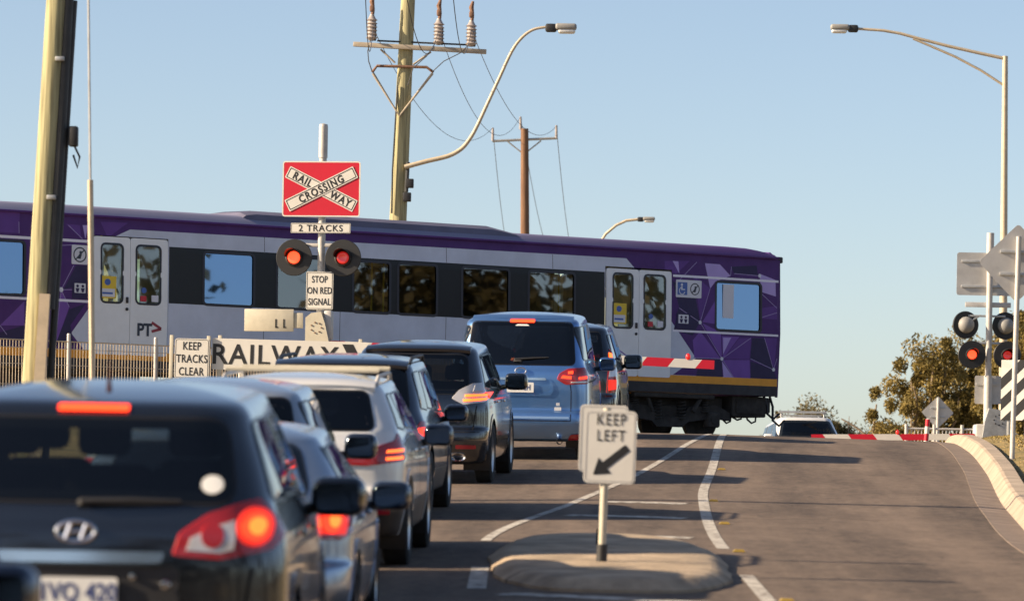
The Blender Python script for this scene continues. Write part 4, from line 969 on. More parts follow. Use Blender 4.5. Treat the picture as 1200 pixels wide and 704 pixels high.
# roof: gutter, curved cant, raised fairing
def roof():
    pf = []
    for i in range(21):
        a = i/20; yy = -.05-2.8*a; k = abs(2*a-1); z = 4.07+.235*(1-k**5)**.5 if k < 1 else 4.07; pf.append((yy, z))
    bm = BM(); prev = None
    for t in (0, .12, .35, .6, 1.2, 3, 6, 10, 14, 18, TL-.6, TL-.3, TL-.1, TL):
        e = min(t, TL-t); dz = -.12*max(0, 1-e/.9)**2
        cur = [bm.verts.new((t, y, 4.06+(z-4.07)+dz*((z-4.07)/.235))) for y, z in pf]
        if prev:
            for j in range(20):
                f = bm.faces.new((prev[j], cur[j], cur[j+1], prev[j+1])); f.material_index = 0
        prev = cur
    obj('roof', bm, [M['t_roof'], M['t_purple']], train, 35)
    bm = BM(); box(bm, (TL/2, .015, 4.05), (TL-.05, .05, .05), bev=.015); box(bm, (TL/2, -2.915, 4.05), (TL-.05, .05, .05), bev=.015); obj('gutter', bm, M['t_purple'], train)
    bm = BM(); pr = []
    sec = [(-.13, 4.1), (-.20, 4.30), (-.45, 4.385), (-1.45, 4.41), (-2.45, 4.385), (-2.7, 4.30), (-2.77, 4.1)]
    for t, k in ((6.1, 0), (6.5, .25), (7.6, 1), (13.5, 1), (13.75, .85), (13.95, 0)):
        pr.append([bm.verts.new((t, y, 4.1+(z-4.1)*k+.02*(k == 0))) for y, z in sec])
    for a, c in zip(pr[:-1], pr[1:]):
        for j in range(6): bm.faces.new((a[j], c[j], c[j+1], a[j+1]))
    bm.faces.new(pr[0]); bm.faces.new(pr[-1][::-1])
    obj('roof_fairing', bm, M['t_fair'], train, 30)
roof()
# ends, floor, lining
for t, s in ((0, -1), (TL, 1)):
    bm = BM(); pf = [(-.06, 1.02), (-.0, 2.4), (-.05, 4.0), (-.4, 4.2), (-1.45, 4.27), (-2.5, 4.2), (-2.85, 4.0), (-2.9, 2.4), (-2.84, 1.02)]
    prism(bm, [(y, z) for y, z in pf], -.03, .03, m=Matrix.Translation((t+s*.03, 0, 0)) @ Matrix.Rotation(R(90), 4, 'Z'))
    en = obj('end_wall', bm, M['t_purple'], train, None)
    bm = BM()
    for k in range(4): box(bm, (t+s*(.09+.05*k), -1.45, 2.3), (.04, 1.0-.04*(k % 2), 2.2-.05*(k % 2)), bev=.01)
    obj('gangway_bellows', bm, M['t_skirt'], train)
    bm = BM(); tube(bm, [(t+s*.1, -.16, 1.0), (t+s*.1, -.16, 4.02)], .03, 8); box(bm, (t+s*.08, -.2, 4.02), (.18, .25, .14), bev=.03); obj('end_rail', bm, M['t_skirt'], train)
    for yq, sag in ((-.35, .5), (-.55, .65), (-1.2, .8)):
        bm = BM(); tube(bm, [(t+s*.06, yq, 1.05), (t+s*.16, yq, .8), (t+s*.14, yq+.03, sag), (t+s*.28, yq+.08, sag-.12), (t+s*.42, yq+.1, sag)], .028, 8); obj('brake_hose', bm, M['t_skirt'], train)
    bm = BM(); box(bm, (t+s*.35, -1.45, .85), (.7, .24, .26), bev=.05); box(bm, (t+s*.75, -1.45, .85), (.16, .42, .36), bev=.05); obj('coupler', bm, M['t_under'], train)
bm = BM(); box(bm, (TL/2, -1.45, 1.17), (TL-.1, 2.8, .16)); obj('floor', bm, M['t_dark'], train, None)
bm = BM(); box(bm, (TL/2, -1.45, 3.93), (TL-.2, 2.6, .04)); obj('ceiling', bm, M['t_inner'], train, None)
for t in (.45, 2.8, 4.9, 15.55, 17.6):
    for y in (-.75, -2.25): bm = BM(); box(bm, (t, y, 2.55), (.05, 1.1, 2.6)); obj('partition', bm, M['t_inner'], train, None)
for k, t in enumerate(np.arange(5.6, 15.2, .92)):
    for y in (-.65, -2.25):
        bm = BM(); box(bm, (float(t), y, 1.75), (.5, .95, .14), bev=.05); box(bm, (float(t)+.22, y, 2.1), (.12, .95, .78), (0, R(10), 0), .05); obj('seat', bm, M['t_dark'], train)
for t in (2.75, 3.9, 5.2, 6.4, 8.0, 9.75, 10.05, 15.3, 16.6, 17.7):
    bm = BM(); cyl(bm, (t, -1.1, 1.25), (t, -1.1, 3.9), .02, n=8); obj('grab_pole', bm, M['t_yellow'], train)
# glazing
for wi, ((a, c, kd), h) in enumerate(zip(wins, hole_polys)):
    for y, fl in ((-.018, 1), (-2.882, 0)):
        if not fl and wi not in far_keep: continue
        bm = BM(); bm.faces.new([bm.verts.new((t, y+(sidez(z) if fl else -sidez(z)), z)) for t, z in h]); g_ = obj('window', bm, M['t_blueglass'] if kd == 'b' and fl else M['t_glass'], train, None)
        bm = BM(); o1, i1 = inset(h, -.035), inset(h, .02)
        yo = .006 if fl else -2.906
        A = [bm.verts.new((t, yo+(sidez(z) if fl else -sidez(z)), z)) for t, z in o1]; B = [bm.verts.new((t, yo+(sidez(z) if fl else -sidez(z)), z)) for t, z in i1]
        for i in range(len(A)): bm.faces.new((A[i], A[(i+1) % len(A)], B[(i+1) % len(A)], B[i]))
        obj('window_seal', bm, M['t_seal'], g_, None)
# doors
for y, fl in ((.0, 1), (-2.9, 0)):
    for i, (a, c) in enumerate(leaves):
        z1 = 3.62 if a < 10 else 3.66; g = dg_holes[i]; outer = roundpoly([(a, 1.33), (c, 1.33), (c, z1), (a, z1)], .06 if i in (0, 1, 2, 3) else .02)
        vv, ff = cdt(outer, g, .12); sg = 1 if fl else -1; bm = BM()
        fr_ = [bm.verts.new((t, y+sg*(.022+sidez(z)), z)) for t, z in vv]
        for f in ff: bm.faces.new([fr_[q] for q in f])
        bk = bmesh.ops.extrude_face_region(bm, geom=bm.faces[:]); bmesh.ops.translate(bm, vec=(0, -sg*.05, 0), verts=[v for v in bk['geom'] if isinstance(v, bmesh.types.BMVert)])
        d = obj('door', bm, M['t_door'], train, 30)
        bm = BM(); bm.faces.new([bm.verts.new((t, y+sg*(.012+sidez(z)), z)) for t, z in inset(g, -.01)]); obj('door_glass', bm, M['t_glass'], d, None)
        bm = BM(); o1, i1 = inset(g, -.022), inset(g, .02); A = [bm.verts.new((t, y+sg*(.027+sidez(z)), z)) for t, z in o1]; B = [bm.verts.new((t, y+sg*(.027+sidez(z)), z)) for t, z in i1]
        for q in range(len(A)): bm.faces.new((A[q], A[(q+1) % len(A)], B[(q+1) % len(A)], B[q]))
        obj('door_seal', bm, M['t_seal'], d, None)
        if fl:
            bm = BM(); e = c if i % 2 else a; m_ = 1 if i % 2 else -1
            if i % 2: box(bm, (a+.07, .035, 2.42), (.05, .04, .12), bev=.01); lathe(bm, [(0, .02), (.03, .018), (.032, 0)], mx((a+.07, .025, 2.24), (R(-90), 0, 0)), 14); obj('door_handle', bm, M['t_skirt'], d)
            if i % 2:   # yellow camera notice in the left leaf's glass
                bm = BM(); tc_ = (a+c)/2+.10; m = Matrix.Translation((tc_, .019+sidez(2.62), 2.66))
                prism(bm, rrect(-.2, -.22, .2, .22, .01), -.001, .001, 0, m); prism(bm, rrect(-.17, -.19, .17, -.03, .01), .001, .003, 1, m); prism(bm, ell(0, .1, .07, .065, 16), .001, .003, 2, m); prism(bm, rrect(-.12, -.14, .12, -.1, .005), .003, .004, 2, m)
                obj('door_notice', bm, [M['t_sticker'], M['t_pale'], M['t_signblue']], d, None)
            else:
                bm = BM(); tc_ = (a+c)/2; m = Matrix.Translation((tc_, .019+sidez(2.6), 2.46))
                prism(bm, rrect(.06, -.05, .2, .06, .01), -.001, .001, 0, m); prism(bm, rrect(-.22, -.05, -.06, .08, .01), -.001, .001, 1, m); prism(bm, ell(.12, .17, .06, .06, 14), -.001, .001, 2, m)
                obj('door_notice', bm, [M['red'], M['t_pale'], M['t_signblue']], d, None)
# small notices: text reads from -x to +x as seen by the camera, so mirror x
MIR = lambda t, z, y=.006: Matrix.Translation((t, y+sidez(z), z)) @ Matrix.Rotation(R(180), 4, 'Z')
def notice(t0, t1, z0, z1, drawf, mats):
    w, h = t1-t0, z1-z0; bm = BM(); m = MIR((t0+t1)/2, (z0+z1)/2); prism(bm, rrect(-w/2, -h/2, w/2, h/2, .02), -.002, .002, 0, m); drawf(bm, w, h, m); obj('notice', bm, mats, train, None)
def d_access(bm, w, h, m):
    prism(bm, rrect(-w*.44, -h*.36, -w*.06, h*.36, .01), -.006, -.003, 1, m)
    c = -w*.25
    prism(bm, ell(c-.02, h*.22, .03, .03, 12), -.009, -.007, 0, m); prism(bm, [(c-.035, h*.13), (c, h*.13), (c, -h*.02), (c+.07, -h*.02), (c+.07, -h*.08), (c-.035, -h*.08)], -.009, -.007, 0, m)
    for k in range(14):
        a0 = R(100+k*18); prism(bm, ell(c-.01+.075*math.cos(a0), -h*.13+.075*math.sin(a0), .013, .013, 6), -.009, -.007, 0, m)
    nosmoke(bm, w*.24, h*.34, m)
def nosmoke(bm, cx, r, m):
    for k in range(24):
        a0, a1 = R(15*k), R(15*(k+1)); prism(bm, [(cx+r*math.cos(a0), r*math.sin(a0)), (cx+r*math.cos(a1), r*math.sin(a1)), (cx+.84*r*math.cos(a1), .84*r*math.sin(a1)), (cx+.84*r*math.cos(a0), .84*r*math.sin(a0))], -.006, -.003, 2, m)
    prism(bm, tline((cx-r*.6, -r*.6), (cx+r*.6, r*.6), r*.16), -.0075, -.0065, 2, m); prism(bm, ell(cx+.1*r, .3*r, r*.2, r*.2, 10), -.006, -.003, 2, m); prism(bm, [(cx-.35*r, -.5*r), (cx+.1*r, -.55*r), (cx+.3*r, .1*r), (cx-.1*r, .1*r)], -.006, -.003, 2, m)
notice(2.16, 2.86, 3.08, 3.46, d_access, [M['t_pale'], M['t_signblue'], M['t_pt']])
notice(17.55, 17.92, 3.08, 3.46, lambda b, w, h, m: nosmoke(b, 0, .15, m), [M['t_pale'], M['t_signblue'], M['t_pt']])
def d_people(bm, w, h, m):
    prism(bm, rrect(-w*.36, -h*.16, w*.36, h*.4, .01), -.006, -.003, 1, m)
    for s in (-1, 1): prism(bm, ell(s*.06, h*.24, .03, .03, 10), -.009, -.007, 0, m); prism(bm, [(s*.06-.045, h*.12), (s*.06+.045, h*.12), (s*.06+.02, -h*.12), (s*.06-.02, -h*.12)], -.009, -.007, 0, m)
for a, c in ((2.46, 2.84), (17.55, 17.90)): notice(a, c, 2.40, 2.74, d_people, [M['t_navy'], M['t_pale']])
# PT> mark on the second left leaf, small swoosh on the right-hand pair
bm = BM(); m = MIR(16.14, 1.88, .024); add_text(bm, 'PT', -.09, -.03, -.002, .34, .012, .95, .95, mi=0, m=m)
for a, c in (((.07, .12), (.29, 0)), ((.29, 0), (.07, -.06))): prism(bm, tline(a, c, .055), -.003, -.001 if a[0] < .2 else -.0005, 1, m)
obj('operator_mark', bm, [M['t_pt'], M['t_chev']], train, None)
bm = BM(); m = MIR(4.28, 1.72, .024)
pts = [(-.34+.06*k, .10+.07*math.sin(k*.5+.4)) for k in range(11)]
for k in range(10): prism(bm, tline(pts[k], pts[k+1], .025), -.002, -.0005, 0, m)
add_text(bm, 'V/Line', 0, -.06, -.002, .2, .004, 1.0, .9, m=m); obj('operator_mark', bm, [M['t_mid']], train, None)
# bogies and underframe
for t0 in (2.8, TL-2.8):
    bm = BM()
    for y in (-.28, -2.62):
        prism(bm, [(-1.65, .62), (-1.3, .78), (-.5, .72), (-.35, .5), (.35, .5), (.5, .72), (1.3, .78), (1.65, .62), (1.65, .45), (1.25, .5), (.5, .4), (.35, .28), (-.35, .28), (-.5, .4), (-1.25, .5), (-1.65, .45)], y-.07, y+.07, 0, Matrix.Translation((t0, 0, 0)))
    box(bm, (t0, -1.45, .6), (.9, 2.3, .3), bev=.04); box(bm, (t0, -1.0, .78), (3.2, 1.2, .36), bev=.05)
    bg_ = obj('bogie', bm, M['t_under'], train, 30)
    for dx in (-1.15, 1.15):
        for y in (-.66, -2.24):
            bm = BM(); lathe(bm, [(0, -.05), (.2, -.05), (.38, -.02), (.42, -.04), (.45, -.06), (.45, .06), (.4, .07), (.36, .03), (.2, .06), (0, .07)], mx((t0+dx, y, .45), (R(90), 0, 0)), 36); obj('wheel', bm, M['t_under'], bg_, 40)
        bm = BM(); box(bm, (t0+dx, -.22, .46), (.34, .22, .34), bev=.05); lathe(bm, [(0, .02), (.09, .02), (.1, 0)], mx((t0+dx, -.11, .46), (R(-90), 0, 0)), 16); obj('axle_box', bm, M['steelpaint'] if dx > 9 else M['t_under'], bg_)
    for dx in (-.33, .33, -.95, .95):
        bm = BM(); pts = [(t0+dx+.085*math.cos(a*.6), -.24+.085*math.sin(a*.6), .62+.3*a/62 if abs(dx) > .5 else .45+.42*a/62) for a in range(63)]
        tube(bm, pts, .017, 5); obj('spring', bm, M['t_under'], bg_)
    bm = BM(); box(bm, (t0, -.12, .95), (2.2, .16, .1), bev=.03); tube(bm, [(t0-.8, -.14, .95), (t0-.55, -.12, .62)], .05, 8); tube(bm, [(t0+.7, -.14, .95), (t0+.55, -.12, .6)], .04, 8); obj('damper', bm, M['t_under'], bg_)
for t, w, h in ((6.6, 1.6, .5), (8.6, 1.3, .42), (10.6, 1.9, .55), (12.8, 1.2, .45), (14.2, 1.0, .4), (.62, .95, .45), (TL-.62, .95, .45), (5.2, 1.0, .55)):
    bm = BM(); box(bm, (t, -.75, 1.0-h/2), (w, 1.1, h), bev=.03); box(bm, (t, -.19, 1.0-h/2), (w*.8, .04, h*.7), bev=.01); obj('underframe_box', bm, M['t_under'], train)
for k, (t, dz) in enumerate(((.35, .2), (.75, .14), (1.05, .22), (1.5, .12))):
    bm = BM(); tube(bm, [(t, -.3, .62), (t+.03, -.28, .62-dz*.8), (t+.14, -.28, .62-dz), (t+.24, -.3, .60-dz*.5), (t+.27, -.32, .62)], .022, 6); obj('air_hose', bm, M['t_under'], train)
# pale panel on the end window, a whitish reflection put in as colour
bm = BM(); q0, q1 = tr_px(848, 333), tr_px(860, 373); box(bm, ((q0[0]+q1[0])/2, -.014+sidez(3), (q0[1]+q1[1])/2), (abs(q0[0]-q1[0]), .004, abs(q0[1]-q1[1]))); obj('window_reflection', bm, M['t_pale'], train, None)
# ------------------------------------------------------------------ signs and crossing gear
LEFT = R(-9)         # signs are turned a little towards the road and the low sun
def sign_plate(parent, name, poly, face, border=None, z=0, y=0, th=.004, lab=None, m=None, holes=True):
    """a sheet with face colour in front (-y), aluminium behind, and a thin border line"""
    m = m or Matrix.Translation((0, y, z)); bm = BM()
    prism(bm, poly, -th, th, 1, m)
    for f in list(bm.faces):
        f.normal_update()
    o = obj(name, bm, [face, M['signback']], parent, None)
    for p in o.data.polygons:
        p.material_index = 0 if p.center.y < (m.translation.y) and abs(p.normal.y) > .9 else 1
    if border:
        bm = BM(); o1, i1 = inset(poly, border[0]), inset(poly, border[0]+border[1])
        A = [bm.verts.new(m @ Vector((x, -th-.0015, q))) for x, q in o1]; B = [bm.verts.new(m @ Vector((x, -th-.0015, q))) for x, q in i1]
        for i in range(len(A)): bm.faces.new((A[i], A[(i+1) % len(A)], B[(i+1) % len(A)], B[i]))
        obj('border', bm, border[2], o, None)
    return o
def lettering(parent, lines, size, mt, y=-.008, bold=.004, spacing=1.0, sx=1.0, lead=1.1, z=0, x=0, m=None, names='lettering'):
    n = len(lines)
    for i, s in enumerate(lines):
        bm = BM(); add_text(bm, s, x, z+(n-1)*size*lead/2-i*size*lead, y, size, bold, spacing, sx, m=m); obj(names, bm, mt, parent, None)
# keep left signs on the island
for k, (px, Y, zb, rz, lab) in enumerate(((705, 35.5, None, R(-4), 'white keep left arrow sign on the traffic island, the front one of two'), (704, 38.2, None, R(-4), 'second white keep left sign peeking out behind the front one on the island'))):
    X = P(px, 640, Y).x; gz = roadz(X, Y)+.13
    root = thing('keep_left_sign', lab, 'road sign', (X, Y, gz), (0, R(1.2), rz), 'keep left signs')
    top = (1.16, 1.12)[k]; hh = .56; w = .40; zc = top-hh/2-.02 + (0 if k == 0 else .035)
    bm = BM(); cyl(bm, (0, .035, -.05), (0, .035, top), .03, n=14); po = obj('post', bm, M['cream'], root)
    bm = BM(); cyl(bm, (0, .035, -.02), (0, .035, .11), .042, n=14); obj('post_sleeve', bm, M['blackplas'], root)
    pl = roundpoly([(-w/2, zc-hh/2), (w/2, zc-hh/2), (w/2, zc+hh/2), (-w/2, zc+hh/2)], .045, 5)
    x0 = .035 if k == 0 else -.012; pl = [(x+x0, z) for x, z in pl]
    sp = sign_plate(root, 'sign_face', pl, M['white'], (.012, .009, M['steelpaint']))
    lettering(sp, ['KEEP', 'LEFT'], .125, M['black'], x=x0+.005, z=zc+(.15, .11)[k], bold=.0005, spacing=1.22, sx=.74, lead=.98)
    bm = BM(); a, c = Vector((x0+.135, zc-.0)), Vector((x0-.125, zc-.215)); d = (c-a).normalized(); nn = Vector((-d.y, d.x)); hd = c-d*.115
    q = [a+nn*.03, hd+nn*.03, hd+nn*.078, c, hd-nn*.078, hd-nn*.03, a-nn*.03]; bm.faces.new([bm.verts.new((v.x, -.0075, v.y)) for v in q]); obj('arrow', bm, M['black'], sp, None)
    bm = BM()
    for z in (zc-.16, zc+.16): box(bm, (.01, .02, z), (.14, .04, .025), bev=.004)
    obj('bracket', bm, M['steel'], root)

def flasher(parent, x, z, y, mt, r=.315, lensr=.105):
    m = mx((x, y, z), (R(90), 0, 0)); bm = BM()      # local +z faces the traffic
    lathe(bm, [(0, -.012), (r*.97, -.012), (r, 0), (r*.97, .012), (.14, .012)], m, 40); t = obj('target_plate', bm, M['targ'], parent, 30)
    bm = BM(); lathe(bm, [(0, .0), (lensr*.6, .045), (lensr, .03), (lensr, .0)][::-1], m @ Matrix.Translation((0, 0, .012)), 28); obj('lens', bm, mt, t, 60)
    bm = BM(); lathe(bm, [(lensr+.012, .012), (lensr+.02, .05), (lensr+.04, .04), (lensr+.05, .012)], m, 28); obj('lens_ring', bm, M['targ'], t, 40)
    bm = BM(); pr = []; n = 20
    for i in range(n+1):
        a = R(5+170*i/n); ln = .30*math.sin(a)**.7+.04
        pr.append([bm.verts.new(m @ Vector((rr*math.cos(a), rr*math.sin(a), q))) for rr, q in ((.155, .0), (.15, ln), (.142, ln), (.146, 0))])
    for a, c in zip(pr[:-1], pr[1:]):
        for j in range(4): bm.faces.new((a[j], a[(j+1) % 4], c[(j+1) % 4], c[j]))
    obj('hood', bm, M['targ'], t, 40)
    bm = BM(); lathe(bm, [(.13, -.01), (.13, -.14), (.09, -.2), (0, -.21)], m, 24); obj('lamp_housing', bm, M['targ'], t, 40)
    return t
def crossbuck(parent, zc, y, w=1.36, h=.95):
    pl = rrect(-w/2, zc-h/2, w/2, zc+h/2, .05)
    b = sign_plate(parent, 'red_board', pl, M['red'], (0, .022, M['white']), y=y, z=0)
    m0 = Matrix.Translation((0, y-.008, zc)); ang = math.atan2(h*.62, w*.8); Lb, hb = 1.32, .215
    for sgn, s, th in ((-1, 'RAILWAY', .0), (1, 'CROSSING', .006)):
        m = m0 @ Matrix.Translation((0, -th, 0)) @ Matrix.Rotation(-sgn*ang*.93, 4, 'Y')
        bm = BM(); prism(bm, rrect(-Lb/2, -hb/2, Lb/2, hb/2, .01), -.002, .002, 0, m); bd = obj('crossbuck_blade', bm, M['white'], b, None)
        bm = BM(); o1, i1 = rrect(-Lb/2+.018, -hb/2+.018, Lb/2-.018, hb/2-.018, .01), rrect(-Lb/2+.032, -hb/2+.032, Lb/2-.032, hb/2-.032, .01)
        A = [bm.verts.new(m @ Vector((x, -.0035, z))) for x, z in o1]; B = [bm.verts.new(m @ Vector((x, -.0035, z))) for x, z in i1]
        for i in range(len(A)): bm.faces.new((A[i], A[(i+1) % len(A)], B[(i+1) % len(A)], B[i]))
        obj('border', bm, M['black'], bd, None)
        bm = BM()
        if sgn > 0: add_text(bm, 'CROSSING', 0, 0, -.0045, .18, .006, 1.22, .85, m=m)
        else:
            add_text(bm, 'RAIL', -.36, 0, -.0045, .18, .006, 1.22, .85, m=m); add_text(bm, 'WAY', .38, 0, -.0045, .18, .006, 1.22, .85, m=m)
        obj('lettering', bm, M['black'], bd, None)
    return b
def boom(root, x0, z0, length, dirv, band=.62, tip_white=False, droop=0.0, lamps=()):
    """striped boom arm from (x0,z0) along dirv (local)"""
    d = Vector(dirv).normalized(); q = d.to_track_quat('X', 'Z').to_matrix().to_4x4(); m = Matrix.Translation((x0, -.12, z0)) @ q
    bm = BM(); ed = [length, length-band*.45]
    while ed[-1] > band*.3: ed.append(max(0, ed[-1]-band))
    ed = ed[::-1]; n = len(ed)-1
    for k in range(n):
        a, c = ed[k], ed[k+1]
        sl = .11
        pts = [(a-(sl if k else 0), -.075), (c-sl if k < n-1 else c, -.075), (c+.0+(0 if k < n-1 else 0), .075), (a, .075)]
        prism(bm, pts, -.02, .02, (n-k) % 2, m)
    b = obj('boom_arm', bm, [M['white'], M['red']], root, None)
    for l in lamps:
        bm = BM(); p = m @ Vector((l, 0, .075)); lathe(bm, [(.03, -.01), (.04, .02), (.042, .06), (.025, .09), (0, .1)], Matrix.Translation(p), 14); obj('boom_lamp', bm, M['orangeglow'], b, 40)
# left-hand crossing signal
Xm, Ym = P(375, 395, 79).x, 79.0; gz = roadz(Xm, Ym)+.0
S1 = thing('crossing_signal', 'railway crossing signal mast with red crossbuck board and two red lamps left of the road', 'crossing signal', (Xm, Ym, gz), (0, R(.0), LEFT), 'crossing signals')
zz = lambda py, Y=79.0, g=gz, px=375: P(px, py, Y).z-g
bm = BM(); cyl(bm, (0, .0, -.1), (0, .0, zz(150)), .065, n=16); cyl(bm, (0, 0, zz(185)), (0, 0, zz(150)+.02), .078, n=16); lathe(bm, [(.078, 0), (.07, .04), (0, .06)], Matrix.Translation((0, 0, zz(150)+.02)), 16); obj('mast', bm, M['steelpaint'], S1)
crossbuck(S1, zz(222), -.1)
pl = rrect(-.52, zz(273.5), .52, zz(262), .012); s_ = sign_plate(S1, 'tracks_plate', pl, M['white'], (.008, .006, M['black']), y=-.1); lettering(s_, ['2 TRACKS'], .155, M['black'], y=-.108, z=zz(267.7), bold=.002, spacing=1.15)
fz = zz(301); bm = BM(); box(bm, (0, -.02, fz+.2), (1.15, .05, .06), bev=.01); tube(bm, [(-.42, -.02, fz+.2), (-.46, -.02, fz+.05)], .03, 8); tube(bm, [(.42, -.02, fz+.2), (.46, -.02, fz+.05)], .03, 8); obj('lamp_crossarm', bm, M['steelpaint'], S1)
flasher(S1, -.455, fz-.02, -.10, M['siglit']); flasher(S1, .40, fz-.02, -.10, M['sigdim'])
pl = rrect(-.235, zz(363), .235, zz(318.5), .03); s_ = sign_plate(S1, 'stop_plate', pl, M['white'], (.012, .01, M['black']), y=-.1); lettering(s_, ['STOP', 'ON RED', 'SIGNAL'], .165, M['black'], y=-.108, z=zz(340.7), bold=.002, sx=.68, lead=1.16, spacing=1.05)
# gate mechanism: gearbox, counterweight plate, boom
gx = zz(381)
bm = BM(); prism(bm, [(-.22, gx+.12), (-.12, gx+.2), (.05, gx+.22), (.12, gx+.02), (.2, gx-.32), (-.22, gx-.32)], -.2, -.06); g_ = obj('gate_gearbox', bm, M['cream'], S1, 30)
for k in range(7):
    a = 6.283*k/7; bm = BM(); cyl(bm, (-.03+.09*math.cos(a), -.215, gx-.05+.09*math.sin(a)), (-.03+.09*math.cos(a), -.19, gx-.05+.09*math.sin(a)), .014, n=8); obj('bolt', bm, M['rust'], g_)
bm = BM(); box(bm, (.15, -.02, gx-.0), (.14, .2, .5), bev=.03); box(bm, (.02, -.0, gx-.9), (.5, .42, 1.2), bev=.05); obj('gate_motor', bm, M['steelpaint'], S1)
bm = BM(); box(bm, (-.86, -.17, gx+.07), (.86, .03, .38), bev=.006); box(bm, (-.38, -.15, gx+.07), (.22, .025, .26), bev=.006); cw = obj('counterweight', bm, M['cream'], S1, 30)
for k, x in enumerate((-.60, -.74)):
    bm = BM(); prism(bm, [(x-.008, gx-.06), (x+.04, gx-.06), (x+.04, gx-.04), (x+.012, gx-.04), (x+.012, gx+.09), (x-.008, gx+.09)], -.192, -.185); obj('slot', bm, M['gap'], cw, None)
rl = Matrix.Rotation(-LEFT, 3, 'Z')
tip = Vector((P(838, 428, 78.6).x, 78.6, P(838, 428, 78.6).z)); st = Vector((Xm, Ym, gz+zz(404))); bd = rl @ (tip-st)
boom(S1, .1, zz(404), bd.length-.1, bd, .47, lamps=(bd.length-.55,))
bm = BM(); box(bm, (0, 0, -.0), (.7, .7, .3), bev=.04); obj('footing', bm, M['concrete'], S1)

# keep tracks clear / railway boards
for (xa, xb, ya, yb, lab, nm) in ((203, 245, 396, 443, 'white keep tracks clear board with black lettering beside the long railway board', 'keep_clear_sign'), (247, 433, 396, 432.5, 'long white railway board with big black lettering and a black slash', 'railway_sign')):
    Y = 75.0; a, c = P(xa, yb, Y), P(xb, ya, Y); gz2 = prof(yeq(a.x, Y))+.1; w = c.x-a.x; z1 = P(xa, ya, Y).z-gz2; z0 = P(xa, yb, Y).z-gz2
    root = thing(nm, lab, 'sign', (a.x, Y, gz2), (0, R(.9), R(-7)))
    pl = rrect(0, z0, w, z1, .05 if w < 1 else .02); s_ = sign_plate(root, 'sign_face', pl, M['white'], (.014, .008, M['black']) if w < 1 else None)
    if w < 1:
        lettering(s_, ['KEEP', 'TRACKS', 'CLEAR'], .185, M['black'], x=w/2, z=(z0+z1)/2, bold=.002, sx=.72, lead=1.12, spacing=1.08)
    else:
        lettering(s_, ['RAILWAY'], .46, M['black'], x=1.05, z=(z0+z1)/2, bold=.007, sx=.98, spacing=1.10)
        bm = BM(); q = [(2.14, z1-.04), (2.32, z1-.04), (2.54, z0+.06), (2.36, z0+.06)]; bm.faces.new([bm.verts.new((x, -.0075, z)) for x, z in q]); q = [(2.02, z0+.04), (2.2, z0+.04), (2.14, z0+.14), (2.06, z0+.14)]; obj('slash_mark', bm, M['black'], s_, None)
    for x in ((-.06, w-.02) if w < 1 else (.12, w-.14)):
        bm = BM(); box(bm, (x, .04, (z1+.05)/2-.1), (.06, .06, z1+.25), bev=.005); obj('post', bm, M['cream'], root)
    bm = BM()
    for z in (z0+.1, z1-.1): box(bm, (w/2, .012, z), (w*.98, .014, .04), bev=.003); 
    obj('stiffener', bm, M['steel'], root)

# wire mesh fence in front of the carriage on the left
fp0 = E0+U*22.5+N2*4.6; fp1 = E0+U*11.2+N2*4.6
FL = (fp1-fp0).length; fz0 = 1.72; froot = thing('mesh_fence', 'wire mesh fence with steel posts along the track at the left', 'fence', (fp0.x, fp0.y, fz0), (0, 0, math.atan2(fp1.y-fp0.y, fp1.x-fp0.x)))
ft = 1.62
npan = 6
for k in range(npan):
    bm = BM(); x0, x1 = FL*k/npan+.04, FL*(k+1)/npan-.04
    for x in np.arange(x0, x1, .065): box(bm, (float(x), 0, ft/2), (.009, .009, ft))
    for z in (.05, .42, .8, 1.18, ft-.14): box(bm, (x0+(x1-x0)/2, -.01, z), (x1-x0, .01, .012))
    tops = [(x0, 0, ft), (x1, 0, ft)]; tube(bm, tops, .012, 6)
    o = obj('mesh_panel', bm, M['meshwire'], froot, None)
for k in range(npan+1):
    bm = BM(); cyl(bm, (FL*k/npan, .02, -.3), (FL*k/npan, .02, ft+.12), .035, n=10); lathe(bm, [(.037, 0), (.03, .03), (0, .035)], Matrix.Translation((FL*k/npan, .02, ft+.12)), 10); obj('post', bm, M['steelpaint'], froot)

# far crossing signal on the right, seen from behind
Xm, Ym = P(1157, 500, 110).x, 110.0; gz = 1.5
S2 = thing('crossing_signal', 'far crossing signal mast right of the road, its crossbuck board seen from behind', 'crossing signal', (Xm, Ym, gz), (0, 0, R(4)), 'crossing signals')
zz = lambda py: P(1157, py, 110.0).z-gz
bm = BM(); cyl(bm, (0, 0, -.1), (0, 0, zz(275)), .075, n=16); cyl(bm, (0, 0, zz(300)), (0, 0, zz(273)), .09, n=16); cyl(bm, (0, 0, zz(500)), (0, 0, zz(440)), .1, n=16); obj('mast', bm, M['steelpaint'], S2)
w, h = 1.62, 1.02; zc = zz(321); bm = BM(); prism(bm, rrect(-.78, zc-h/2, .84, zc+h/2, .06), .1, .108); b_ = obj('crossbuck_board', bm, M['signback'], S2, 30)
for z in (zc+.3, zc-.3): bm = BM(); box(bm, (.03, .085, z), (1.4, .03, .06), bev=.005); obj('stiffener', bm, M['steel'], b_)
bm = BM(); box(bm, (-.02, .07, zz(357)), (1.1, .04, .12), bev=.006); obj('tracks_plate', bm, M['signback'], S2)
fz = zz(381)
